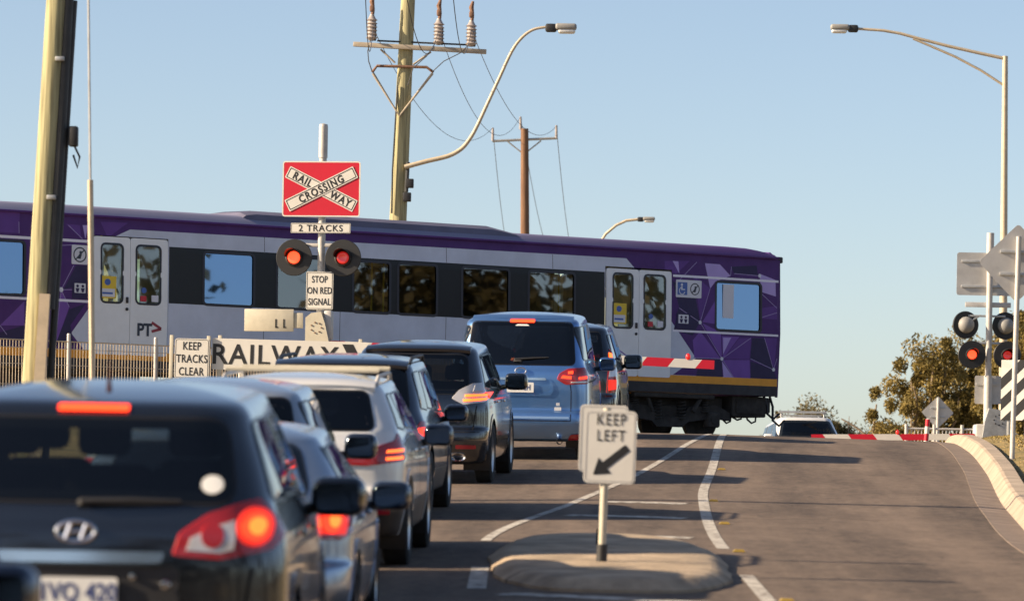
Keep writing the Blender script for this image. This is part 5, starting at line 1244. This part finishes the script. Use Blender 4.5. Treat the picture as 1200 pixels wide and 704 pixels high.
for x, y in ((-.55, .02), (.42, .1)):   # lamps turned to the other side: round grey housings in black targets
    m = mx((x, y, fz), (R(90), 0, R(12))); bm = BM(); lathe(bm, [(.2, -.0), (.32, .0), (.33, -.04), (.3, -.06), (.18, -.06)], m, 36); t = obj('target_plate', bm, M['targ'], S2, 30)
    bm = BM(); lathe(bm, [(.2, 0), (.19, .06), (.15, .13), (.08, .17), (0, .18)], m, 28); obj('lamp_housing', bm, M['siggrey'], t, 50)
bm = BM(); box(bm, (-.05, .05, fz+.22), (.9, .05, .05), bev=.01); tube(bm, [(-.5, .05, fz+.05), (-.2, .05, fz+.24)], .025, 8); tube(bm, [(0, .0, fz+.3), (0, .1, fz)], .05, 8); obj('lamp_crossarm', bm, M['steel'], S2)
flasher(S2, -.42, zz(416), -.12, M['siglit'], .335); flasher(S2, .43, zz(416), -.12, M['sigdim'], .335)
bm = BM(); box(bm, (0, -.02, zz(402)), (1.0, .05, .06), bev=.01); obj('lamp_crossarm', bm, M['steel'], S2)
bm = BM(); prism(bm, rrect(-.3, zz(473), .35, zz(440), .04), .1, .108); box(bm, (0, .08, zz(450)), (.55, .03, .05)); obj('stop_plate', bm, M['signback'], S2, None)
gx = zz(497)
bm = BM(); prism(bm, [(-.18, gx-.5), (-.1, gx+.05), (.0, gx+.38), (.3, gx+.34), (.5, gx+.1), (.55, gx-.1), (1.0, gx-.5)], -.24, -.06); g_ = obj('gate_gearbox', bm, M['steel'], S2, 30)
for k in range(8):
    a = 6.283*k/8; bm = BM(); cyl(bm, (.24+.12*math.cos(a), -.255, gx+.1+.12*math.sin(a)), (.24+.12*math.cos(a), -.23, gx+.1+.12*math.sin(a)), .018, n=8); obj('bolt', bm, M['targ'], g_)
bm = BM(); box(bm, (.1, .1, gx-.6), (.8, .5, 1.2), bev=.05); obj('gate_motor', bm, M['steelpaint'], S2)
bm = BM(); box(bm, (1.3, -.17, gx-.3), (.9, .04, .4), (0, R(14), 0), .01); obj('counterweight', bm, M['steel'], S2)
rl = Matrix.Rotation(-R(4), 3, 'Z'); tp = E0  # boom parallel to the tracks, lowered over the far lanes
tip = Vector((Xm-4.1, Ym+.2, 0)); zt = P(1000, 513.5, 110.3).z; bd = rl @ (Vector((tip.x, tip.y, zt)) - Vector((Xm, Ym, gz+gx-.3)))
boom(S2, -.1, gx-.3, bd.length, bd, .6, lamps=(bd.length*.5,))

# diagonal striped hazard board
Y = 92.0; a, c = P(1172, 492, Y), P(1212, 422, Y); gz = groundz((a.x+c.x)/2, Y, 1.0)
H1 = thing('hazard_board', 'tall board of black and white diagonal stripes on the right verge', 'hazard board', ((a.x+c.x)/2, Y, gz), (0, 0, R(-20)))
w = c.x-a.x; z0, z1 = a.z-gz, c.z-gz; pl = [(-w/2, z0), (w/2, z0), (w/2, z1), (-w/2, z1)]; f_ = sign_plate(H1, 'sign_face', pl, M['white'])
bm = BM()
for k in range(-1, 4):
    b0 = z0-.75+.42*k+.1; q = [(-w/2, b0), (w/2, b0+w*.95), (w/2, b0+w*.95+.23), (-w/2, b0+.23)]
    cl = []
    pts = [Vector(v) for v in q]
    for lim, sg in ((z0, 1), (z1, -1)):      # clip to the board
        out = []
        for i in range(len(pts)):
            p, n = pts[i], pts[(i+1) % len(pts)]; ip, inn = (p.y-lim)*sg >= 0, (n.y-lim)*sg >= 0
            if ip: out.append(p)
            if ip != inn: t = (lim-p.y)/(n.y-p.y); out.append(p+(n-p)*t)
        pts = out
        if not pts: break
    if len(pts) > 2: bm.faces.new([bm.verts.new((v.x, -.0065, v.y)) for v in pts])
obj('stripes', bm, M['black'], f_, None)
for x in (-.18, .18): bm = BM(); box(bm, (x, .04, z1/2-.1), (.05, .05, z1+.1), bev=.004); obj('post', bm, M['steel'], H1)

# diamond warning signs seen from behind
def diamond(px, Y, zc_py, top_py, side, lab, post_w, gz):
    X = P(px, zc_py, Y).x; root = thing('warning_sign', lab, 'road sign', (X, Y, gz), (0, R(.8), R(5)), 'diamond signs seen from behind')
    zc = P(px, zc_py, Y).z-gz; bm = BM(); cyl(bm, (0, 0, -.2), (0, 0, P(px, top_py, Y).z-gz), post_w/2, n=12); obj('post', bm, M['steelpaint'], root)
    r = side*.7071; pl = roundpoly([(0, zc+r), (-r, zc), (0, zc-r), (r, zc)], .06, 4); bm = BM(); prism(bm, pl, .05, .056); s_ = obj('sign_back', bm, M['signback'], root, None)
    for dz in (-.2, .2): bm = BM(); box(bm, (0, .035, zc+dz*side), (r*.9, .03, .045), bev=.004); obj('stiffener', bm, M['steel'], s_)
diamond(1190, 66.0, 308, 277, .80, 'grey back of a big diamond sign on a slim post at the right kerb', .075, groundz(P(1190, 500, 66).x, 66, .4))
diamond(1097, 159.0, 483, 466, .80, 'small grey diamond sign back far beyond the crossing', .10, -.2)
# red and white striped post, railing beyond
p = P(1082.5, 505, 108.5); root = thing('striped_post', 'slim red and white striped post at the far right kerb', 'post', (p.x, 108.5, 1.4), (0, R(4), 0))
bm = BM()
for k in range(8): cyl(bm, (0, 0, .0+.17*k), (0, 0, .17+.17*k), .055, n=14, mi=k % 2, cap=False)
lathe(bm, [(.055, 0), (0, .03)], Matrix.Translation((0, 0, 1.36)), 14); obj('post', bm, [M['white'], M['red']], root)
a, c = P(1062, 505, 124), P(1160, 505, 124); root = thing('railing', 'grey pedestrian railing beyond the right side of the crossing', 'railing', (a.x, 124, 1.3))
L_ = c.x-a.x; zt = P(1100, 502.5, 124).z-1.3
bm = BM(); tube(bm, [(0, 0, zt), (L_, 0, zt)], .03, 8); tube(bm, [(0, 0, .25), (L_, 0, .25)], .025, 8); obj('rail', bm, M['steelpaint'], root)
bm = BM()
for k in range(24): cyl(bm, (L_*k/24+.04, 0, .25), (L_*k/24+.04, 0, zt), .013, n=6)
obj('bars', bm, M['steelpaint'], root)
for k in range(4): bm = BM(); cyl(bm, (L_*k/3, 0, -.6), (L_*k/3, 0, zt+.12), .045, n=10); obj('post', bm, M['steelpaint'], root)

# ------------------------------------------------------------------ poles and wires
# timber pole at the far left with a batten and conduits
pb, pt = P(38, 470, 50), P(69, -30, 50); gz = groundz(pb.x, 50, 2); d = (pt-pb).normalized(); base = pb-d*((pb.z-gz+.3)/d.z)
W1 = thing('timber_pole', 'thick greenish timber pole at the left with a black conduit and pale batten', 'utility pole', base, (0, 0, 0), 'timber power poles')
top = pb+d*12.0
ax = lambda s_: (top-base)*s_/(top-base).length
bm = BM(); tube(bm, [ax(k*.6) for k in range(int((top-base).length/.6))], [.13-.0022*k*.6 for k in range(int((top-base).length/.6))], 20); obj('shaft', bm, M['wood'], W1, 60)
zl = lambda z: (z-base.z)/d.z
bm = BM(); o_ = Vector((.13, -.04, 0)); tube(bm, [ax(zl(z))+o_ for z in (P(40, 362, 50).z, P(45, 200, 50).z, P(66, -25, 50).z)], [.055, .06, .05], 10); o_ = Vector((.175, .05, 0)); tube(bm, [ax(.1)+o_, ax(zl(P(60, 0, 50).z))+o_], .04, 8); obj('conduit', bm, M['conduit'], W1, 60)
bm = BM(); o_ = Vector((.08, -.14, 0)); tube(bm, [ax(.2)+o_, ax(zl(P(45, 345, 50).z))+o_], [.085, .08], 4); obj('batten', bm, M['boardwood'], W1, None)
for z, s_ in ((P(50, 70, 50).z, .2), (P(50, 232, 50).z, .2)):
    q = ax(zl(z)); bm = BM(); box(bm, q+Vector((.08, -.11, 0)), (.10, .07, .05), bev=.01); obj('strap', bm, M['steel'], W1)
bm = BM(); q = ax(zl(P(70, 160, 50).z)); box(bm, q+Vector((.27, -.02, 0)), (.1, .12, .22), bev=.02); obj('fuse_box', bm, M['blackplas'], W1); bm = BM(); tube(bm, [q+Vector((.28, -.02, -.1)), q+Vector((.34, -.02, -.22)), q+Vector((.32, -.02, -.34)), q+Vector((.27, -.02, -.2))], .012, 6); obj('cable_loop', bm, M['blackplas'], W1)
# stay wire with its guard
a, c = P(108.5, 475, 47), P(103, -60, 47); gz = groundz(a.x, 47, 2); dd = (c-a).normalized(); b0 = a-dd*((a.z-gz)/dd.z)
G1 = thing('stay_wire', 'thin stay wire with a pale guard tube beside the left timber pole', 'stay wire', b0)
gt = P(106, 211, 47); tg = (gt.z-b0.z)/dd.z
bm = BM(); tube(bm, [(0, 0, 0), dd*tg], .030, 10); obj('guard', bm, M['lamparm'], G1); bm = BM(); tube(bm, [dd*(tg-.1), dd*(tg+9)], .014, 6); obj('wire', bm, M['steel'], G1)
# main power pole behind the carriage
YP = 112.0; a, c = P(464.5, 300, YP), P(478.5, -8, YP); dd = (c-a).normalized(); gz = 1.5; base = a-dd*((a.z-gz)/dd.z)
W2 = thing('timber_pole', 'tall timber power pole behind the carriage with insulators and a curved lamp arm', 'utility pole', base, (0, 0, 0), 'timber power poles')
q = lambda px, py, dy=0: P(px, py, YP+dy)-base
Lh = (P(480, -40, YP).z-base.z)/dd.z
bm = BM(); tube(bm, [dd*(Lh*k/14) for k in range(15)], [.25-.085*k/14 for k in range(15)], 18); obj('shaft', bm, M['wood'], W2, 60)
bm = BM(); a_, c_ = q(414, 52, -.22), q(570, 61, -.22); x = (c_-a_); box(bm, (a_+c_)/2, (x.length, .12, .11), (0, -math.atan2(x.z, x.x), 0), .01); obj('crossarm', bm, M['woodarm'], W2)
bm = BM(); tube(bm, [q(442, 48, -.1), q(552, 53, -.1)], .022, 6); obj('earth_bar', bm, M['conduit'], W2)
bm = BM(); tube(bm, [q(446, 58, -.2), q(463, 74, -.2)], .025, 6); obj('arm_brace', bm, M['woodarm'], W2); bm = BM(); tube(bm, [q(505, 61, -.2), q(484, 76, -.2)], .025, 6); obj('arm_brace', bm, M['woodarm'], W2)
for px, py in ((435.5, 48), (514, 53), (552, 55)):
    b_ = q(px, py, -.24); bm = BM(); pr = [(.05, 0)]
    for k in range(6): pr += [(.10+.02*(k == 0), .05+.085*k), (.14, .075+.085*k), (.10, .10+.085*k)]
    pr += [(.06, .6), (.05, .64), (0, .64)]
    lathe(bm, pr, Matrix.Translation(b_), 16); o_ = obj('insulator', bm, M['porcelain'], W2, 50)
    bm = BM(); tube(bm, [b_+Vector((0, 0, .6)), b_+Vector((.03, 0, .75)), b_+Vector((-.01, 0, .95)), b_+Vector((.03, 0, 1.1))], [.05, .035, .06, .03], 8); box(bm, b_+Vector((0, 0, .78)), (.12, .1, .16), bev=.03); obj('clamp', bm, M['rust'], o_); bm = BM(); box(bm, b_+Vector((.08, 0, .2)), (.06, .1, .4), bev=.02); obj('bracket', bm, M['conduit'], o_)
bm = BM(); tube(bm, [q(436, 85, -.2), q(442, 77.5, -.2), q(500, 79, -.2), q(508, 85, -.2)], .035, 8); obj('spreader_bar', bm, M['rust'], W2)
bm = BM(); tube(bm, [q(437, 86, -.2), q(468, 136, -.2), q(507, 86, -.2)], .035, 8); obj('spreader_strut', bm, M['woodarm'], W2)
bm = BM()
tube(bm, [q(434, 48, -.26), q(431, 60, -.28), q(432, 72, -.3), q(436, 84, -.25)], .013, 6); tube(bm, [q(552, 50, -.26), q(540, 62, -.28), q(520, 72, -.3), q(507, 84, -.25)], .013, 6); tube(bm, [q(512, 48, -.26), q(500, 66, -.3), q(484, 80, -.3), q(478, 100, -.28)], .013, 6); obj('jumper_cable', bm, M['wire'], W2)
bm = BM(); tube(bm, [q(459, 250, -.22), q(460, 200, -.22), q(466, 100, -.2)], .022, 6); tube(bm, [q(476, 225, -.2), q(478, 190, -.2)], .05, 8); obj('riser_pipe', bm, M['conduit'], W2)
for px, py in ((480, 215), (477, 231)): bm = BM(); box(bm, q(px, py, -.3), (.2, .16, .22), bev=.02); obj('switch_box', bm, M['blackplas'], W2)
bm = BM()
P_ = [(474, 196), (500, 189), (525, 183), (540, 175), (549, 165), (558, 150), (572, 120), (585, 92), (600, 60), (612, 44), (625, 35), (640, 32)]
sm = []
for i in range(len(P_)-1):
    p0, p1, p2, p3 = (Vector(P_[max(0, min(len(P_)-1, j))]) for j in (i-1, i, i+1, i+2))
    for k in range(4):
        t = k/4; sm.append(.5*((2*p1)+(-p0+p2)*t+(2*p0-5*p1+4*p2-p3)*t*t+(-p0+3*p1-3*p2+p3)*t**3))
sm.append(Vector(P_[-1]))
tube(bm, [q(v.x, v.y, -.25) for v in sm], [.06-.028*i/len(sm) for i in range(len(sm))], 10); la = obj('lamp_arm', bm, M['lamparm'], W2, 50)
def lamp_head(parent, p, sgn, s=1.0):
    bm = BM(); box(bm, p+Vector((.1*sgn, 0, .0))*s, (.28*s, .2*s, .2*s), bev=.05*s); obj('lamp_base', bm, M['blackplas'], parent)
    bm = BM(); box(bm, p+Vector((.46*sgn, 0, .03))*s, (.52*s, .27*s, .16*s), bev=.06*s, seg=3); obj('lamp_hood', bm, M['siggrey'], parent, 50)
    bm = BM(); box(bm, p+Vector((.48*sgn, 0, -.07))*s, (.42*s, .22*s, .12*s), bev=.055*s, seg=3); obj('lamp_bowl', bm, M['lampglass'], parent, 50)
lamp_head(W2, q(641, 33, -.25), 1, 1.0)
# second pole
YQ = 180.0; a, c = P(615, 300, YQ), P(614.5, 151, YQ); base2 = Vector((a.x, YQ, -.8))
W3 = thing('timber_pole', 'distant brown timber pole with a short crossarm above the carriage roof', 'utility pole', base2, (0, 0, 0), 'timber power poles')
q2 = lambda px, py: P(px, py, YQ)-base2
bm = BM(); tube(bm, [Vector((0, 0, 0)), q2(615.2, 300), q2(614.8, 151)], [.2, .18, .15], 14); obj('shaft', bm, M['wood2'], W3, 60)
bm = BM(); a_, c_ = q2(577, 165.5), q2(653, 162); tube(bm, [a_, c_], .05, 6); obj('crossarm', bm, M['steel'], W3)
bm = BM(); tube(bm, [q2(595, 166), q2(614, 181), q2(634, 165)], .03, 6); obj('arm_brace', bm, M['steel'], W3)
for px, py in ((577.5, 165), (610, 152), (652, 162)): bm = BM(); cyl(bm, q2(px, py), q2(px, py-15), .055, .045, n=8); obj('insulator', bm, M['porcelain'], W3)
# wires
def wire(a, c, sag, lab, r=.009, grp='overhead wires'):
    o_ = Vector(a); n = 24; pts = [Vector(a).lerp(Vector(c), i/n)-Vector((0, 0, sag*4*(i/n)*(1-i/n)))-o_ for i in range(n+1)]
    bm = BM(); tube(bm, pts, r, 5); w_ = obj('power_line', bm, M['wire'], None, 60); w_.location = o_; tag(w_, lab, 'power line', grp)
wire(P(437, 33, YP-.2), P(577.5, 150, YQ), 1.4, 'thin wire from the left insulator of the tall pole to the distant pole')
wire(P(515, 36, YP-.2), P(610, 137, YQ), 1.5, 'thin wire from the middle insulator of the tall pole to the distant pole')
wire(P(553, 36, YP-.2), P(652, 148, YQ), 1.2, 'thin wire from the right insulator of the tall pole to the distant pole')
wire(P(577.5, 150, YQ), P(612, 300, 330), 3, 'faint wire falling from the left end of the distant crossarm', .014)
wire(P(610, 137, YQ), P(668, 300, 330), 3, 'faint wire falling from the middle of the distant crossarm', .014)
wire(P(652, 148, YQ), P(686, 300, 330), 3, 'faint wire falling from the right end of the distant crossarm', .014)
wire(P(437, 33, YP-.2), P(425, -160, 70), 1.5, 'wire rising out of the photo from the left insulator of the tall pole')
wire(P(514, 36, YP-.2), P(455, -160, 70), 1.5, 'wire rising out of the photo from the middle insulator of the tall pole')
wire(P(552, 36, YP-.2), P(520, -160, 70), 1.5, 'wire rising out of the photo from the right insulator of the tall pole')
# street lamps
YS = 120.0; b_ = P(1176, 500, YS); b_.z = 1.0
S_ = thing('street_lamp', 'tall steel street lamp on the right with an outreach arm and a lower brace', 'street lamp', b_)
q3 = lambda px, py: P(px, py, YS)-b_
bm = BM(); tube(bm, [Vector((0, 0, 0)), q3(1176.3, 300), q3(1178, 66)], [.12, .095, .07], 14); obj('pole', bm, M['lamparm'], S_, 50)
bm = BM(); tube(bm, [q3(x, y) for x, y in ((1178, 69), (1150, 63), (1110, 54), (1075, 45), (1055, 39.5), (1035, 36), (1005, 34))], [.045, .045, .043, .04, .04, .038, .035], 10); obj('lamp_arm', bm, M['lamparm'], S_, 50)
bm = BM(); tube(bm, [q3(x, y) for x, y in ((1176, 100), (1150, 83), (1120, 67), (1090, 54), (1070, 45.5))], .032, 8); obj('arm_brace', bm, M['lamparm'], S_, 50)
lamp_head(S_, q3(1004, 34), -1, .95)
YT = 150.0; b_ = P(700, 500, YT); b_.z = 0; S_ = thing('street_lamp', 'small distant street lamp arm just above the carriage roof', 'street lamp', b_); q4 = lambda px, py: P(px, py, YT)-b_
bm = BM(); tube(bm, [Vector((0, 0, 0)), q4(700, 300), q4(704, 283)], [.1, .08, .06], 10); tube(bm, [q4(704, 283), q4(710, 274), q4(722, 264), q4(734, 258.5), q4(748, 257)], .045, 8); obj('pole', bm, M['lamparm'], S_, 50)
lamp_head(S_, q4(748, 257), 1, .75)

# ------------------------------------------------------------------ trees
def leafmat(name, c1, c2):
    m = bpy.data.materials.new(name); m.use_nodes = True; n = m.node_tree.nodes; l = m.node_tree.links; b = n['Principled BSDF']
    g = n.new('ShaderNodeNewGeometry'); cr = n.new('ShaderNodeValToRGB'); cr.color_ramp.elements[0].color = (*c1, 1); cr.color_ramp.elements[1].color = (*c2, 1)
    tc = n.new('ShaderNodeTexCoord'); tx = n.new('ShaderNodeTexNoise'); tx.inputs['Scale'].default_value = 1.4; tx.inputs['Detail'].default_value = 2; l.new(tc.outputs['Object'], tx.inputs['Vector'])
    m1 = n.new('ShaderNodeMath'); m1.operation = 'MULTIPLY_ADD'; m1.inputs[1].default_value = 1.6; m1.inputs[2].default_value = -.55; l.new(tx.outputs[0], m1.inputs[0])
    m2 = n.new('ShaderNodeMath'); m2.operation = 'MULTIPLY_ADD'; m2.inputs[1].default_value = .5; l.new(g.outputs['Random Per Island'], m2.inputs[0]); l.new(m1.outputs[0], m2.inputs[2])
    l.new(m2.outputs[0], cr.inputs[0]); l.new(cr.outputs[0], b.inputs['Base Color']); b.inputs['Roughness'].default_value = .6; b.inputs['Specular IOR Level'].default_value = .3
    b.inputs['Transmission Weight'].default_value = 0
    t = n.new('ShaderNodeBsdfTranslucent'); l.new(cr.outputs[0], t.inputs[0]); ms = n.new('ShaderNodeMixShader'); ms.inputs[0].default_value = .3
    l.new(b.outputs[0], ms.inputs[1]); l.new(t.outputs[0], ms.inputs[2]); l.new(ms.outputs[0], n['Material Output'].inputs[0])
    return m
M['leaf_gum'] = leafmat('gum_leaves', (.07, .065, .018), (.38, .28, .085)); M['leaf_far'] = leafmat('far_leaves', (.07, .065, .025), (.22, .165, .06)); M['leaf_belt'] = leafmat('belt_leaves', (.022, .02, .008), (.085, .065, .022)); M['bark'] = mat('pale_bark', (.26, .2, .14), .9, var=.3, vscale=3)
def tree(name, label, loc, h, w, seed, leaves, lsz, mt, nclump, group, low=.15, cat='tree', shape=1.0, csize=.16):
    rn = np.random.default_rng(seed); root = thing(name, label, cat, loc, (0, 0, 0), group)
    bm = BM(); tips = []
    def limb(p, d, ln, r, lev):
        pts = [Vector(p)]; dd = Vector(d).normalized()
        for k in range(4): dd = (dd+Vector(rn.normal(0, .16, 3))+Vector((0, 0, .05))).normalized(); pts.append(pts[-1]+dd*ln/4)
        tube(bm, pts, [r*(1-.12*k) for k in range(5)], 7)
        if lev == 0: tips.append(pts[-1]); return
        for k in range(3):
            a = rn.random()*6.283; sp = .5+.4*rn.random(); nd = (dd+Vector((math.cos(a), math.sin(a), .1))*sp).normalized(); limb(pts[-1 if k else 3], nd, ln*(.62+.25*rn.random()), r*.55, lev-1)
    limb((0, 0, 0), (rn.normal(0, .1), rn.normal(0, .1), 1), h*.34, h*.022, 2)
    cl = []; lobes = []
    for k in range(14):
        a = rn.random()*6.283; z = h*(low+.08+(.74-low)*((k+.5)/14)**.85); rr = w*.36*rn.random()**.5*(1.15-.85*z/h); lobes.append((rr*math.cos(a), rr*math.sin(a), z, w*(.19+.13*rn.random())))
    for lx, ly, lz, lr in lobes:
        z0 = min(lz*.55, h*.4); mid = Vector((lx*.45+rn.normal(0, .1), ly*.45+rn.normal(0, .1), z0+(lz-z0)*.6)); tube(bm, [(0, 0, z0), mid, (lx, ly, lz), (lx*1.1, ly*1.1, lz+lr*.7)], [h*.011, h*.008, h*.005, h*.002], 6)
    obj('trunk', bm, M['bark'], root, 60)
    for k in range(nclump):
        lx, ly, lz, lr = lobes[int(rn.integers(0, len(lobes)))]; v = rn.normal(0, 1, 3); v /= np.linalg.norm(v); rr = lr*(.55+.6*rn.random())
        cl.append((lx+v[0]*rr, ly+v[1]*rr, min(h*.97, max(h*low, lz+v[2]*rr*.9)), w*csize*(.3+.6*rn.random()**2)))
    N = leaves; ci = rn.integers(0, len(cl), N); C_ = np.array(cl)[ci]
    dirs = rn.normal(0, 1, (N, 3)); dirs /= np.linalg.norm(dirs, axis=1)[:, None]; rad = rn.random(N)**.45
    pos = C_[:, :3]+dirs*(C_[:, 3]*rad)[:, None]*np.array([1, 1, .8]); pos[:, 2] -= 1.1*C_[:, 3]*rn.random(N)**2.5
    ax1 = rn.normal(0, 1, (N, 3)); ax1[:, 2] -= .8*shape; ax1 /= np.linalg.norm(ax1, axis=1)[:, None]; ax2 = np.cross(ax1, rn.normal(0, 1, (N, 3))); ax2 /= np.linalg.norm(ax2, axis=1)[:, None]
    s_ = lsz*(.6+.8*rn.random(N))[:, None]; V = np.stack([pos-ax1*s_, pos+ax2*s_*.42, pos+ax1*s_, pos-ax2*s_*.42], 1).reshape(-1, 3)
    me = bpy.data.meshes.new('crown'); F = np.arange(4*N).reshape(-1, 4); me.from_pydata(V.tolist(), [], F.tolist()); me.materials.append(mt); o_ = bpy.data.objects.new('crown', me); COL.objects.link(o_); o_.parent = root
    return root
g = 'trees beyond the crossing'
p = P(1090, 505, 186); tree('gum_tree', 'drooping olive gum tree with ragged gaps, left of the far crossing signal', (p.x, 186, -.6), 9.0, 5.8, 21, 52000, .08, M['leaf_gum'], 150, g, .06, csize=.15)
p = P(1160, 505, 192); tree('gum_tree', 'golden brown gum tree directly behind the far crossing signal', (p.x, 192, -.8), 10.8, 5.6, 12, 56000, .08, M['leaf_gum'], 160, g, .05, csize=.15)
p = P(1212, 505, 182); tree('gum_tree', 'darker gum tree at the right edge of the photo behind the striped board', (p.x, 182, -.6), 10.8, 5.0, 13, 44000, .085, M['leaf_gum'], 140, g, .06, csize=.15)
for k, (px, w, h, lab) in enumerate(((952, 3.6, 7.7, 'rounded olive tree behind the roof bar of the white utility'), (985, 3.2, 7.2, 'small brown tree between the utility and the low white car'), (1010, 3.0, 6.4, 'lowest of the small distant trees, over the low white car'), (931, 2.4, 7.4, 'narrow tree beside the right end of the carriage'))):
    p = P(px, 505, 230); tree('round_tree', lab, (p.x, 230, -1.0), h+.3, w*1.45, 30+k, 16000, .085, M['leaf_far'], 110, 'small distant trees', .42, csize=.2)
# belt of trees right of the road, mirrored in glass; unseen row behind camera added to darken car tails
rn = np.random.default_rng(5); cl = []
for k in range(330):
    s_ = k/330
    if s_ < .3: bx, by = 32+rn.normal(0, 1.0), 81.3+8.2*rn.random()
    elif s_ < .34: bx, by = 32+rn.normal(0, .8), 71.2+4.4*rn.random()  # narrow clump added to darken the left door glass
    elif s_ < .42: bx, by = 32+rn.normal(0, 2.0), 40+40*rn.random()          # right of the road
    elif s_ < .55: bx, by = 27+rn.normal(0, 3), 5+35*rn.random()
    else: bx, by = -34+80*rn.random(), -13+rn.normal(0, 1.5)
    top = (8.6 if s_ < .34 else 4.6 if s_ < .55 else 11.0)+.8*math.sin(bx*.3+by*.23); cl.append((bx, by, -3+(top+3)*rn.random(), 1.5+1.0*rn.random()))
N = 60000; ci = rn.integers(0, len(cl), N); C_ = np.array(cl)[ci]; dirs = rn.normal(0, 1, (N, 3)); dirs /= np.linalg.norm(dirs, axis=1)[:, None]
pos = C_[:, :3]+dirs*(C_[:, 3]*rn.random(N)**.4)[:, None]; a1 = rn.normal(0, 1, (N, 3)); a1 /= np.linalg.norm(a1, axis=1)[:, None]; a2 = np.cross(a1, rn.normal(0, 1, (N, 3))); a2 /= np.linalg.norm(a2, axis=1)[:, None]
s_ = .24*(.6+.8*rn.random(N))[:, None]; V = np.stack([pos-a1*s_, pos+a2*s_*.6, pos+a1*s_, pos-a2*s_*.6], 1).reshape(-1, 3)
tag(obj('tree_belt', (V.tolist(), [], np.arange(4*N).reshape(-1, 4).tolist()), M['leaf_belt'], smooth=None), 'belt of olive trees right of the road, mirrored in the carriage windows, with an added unseen row behind the camera', 'trees', kind='stuff')
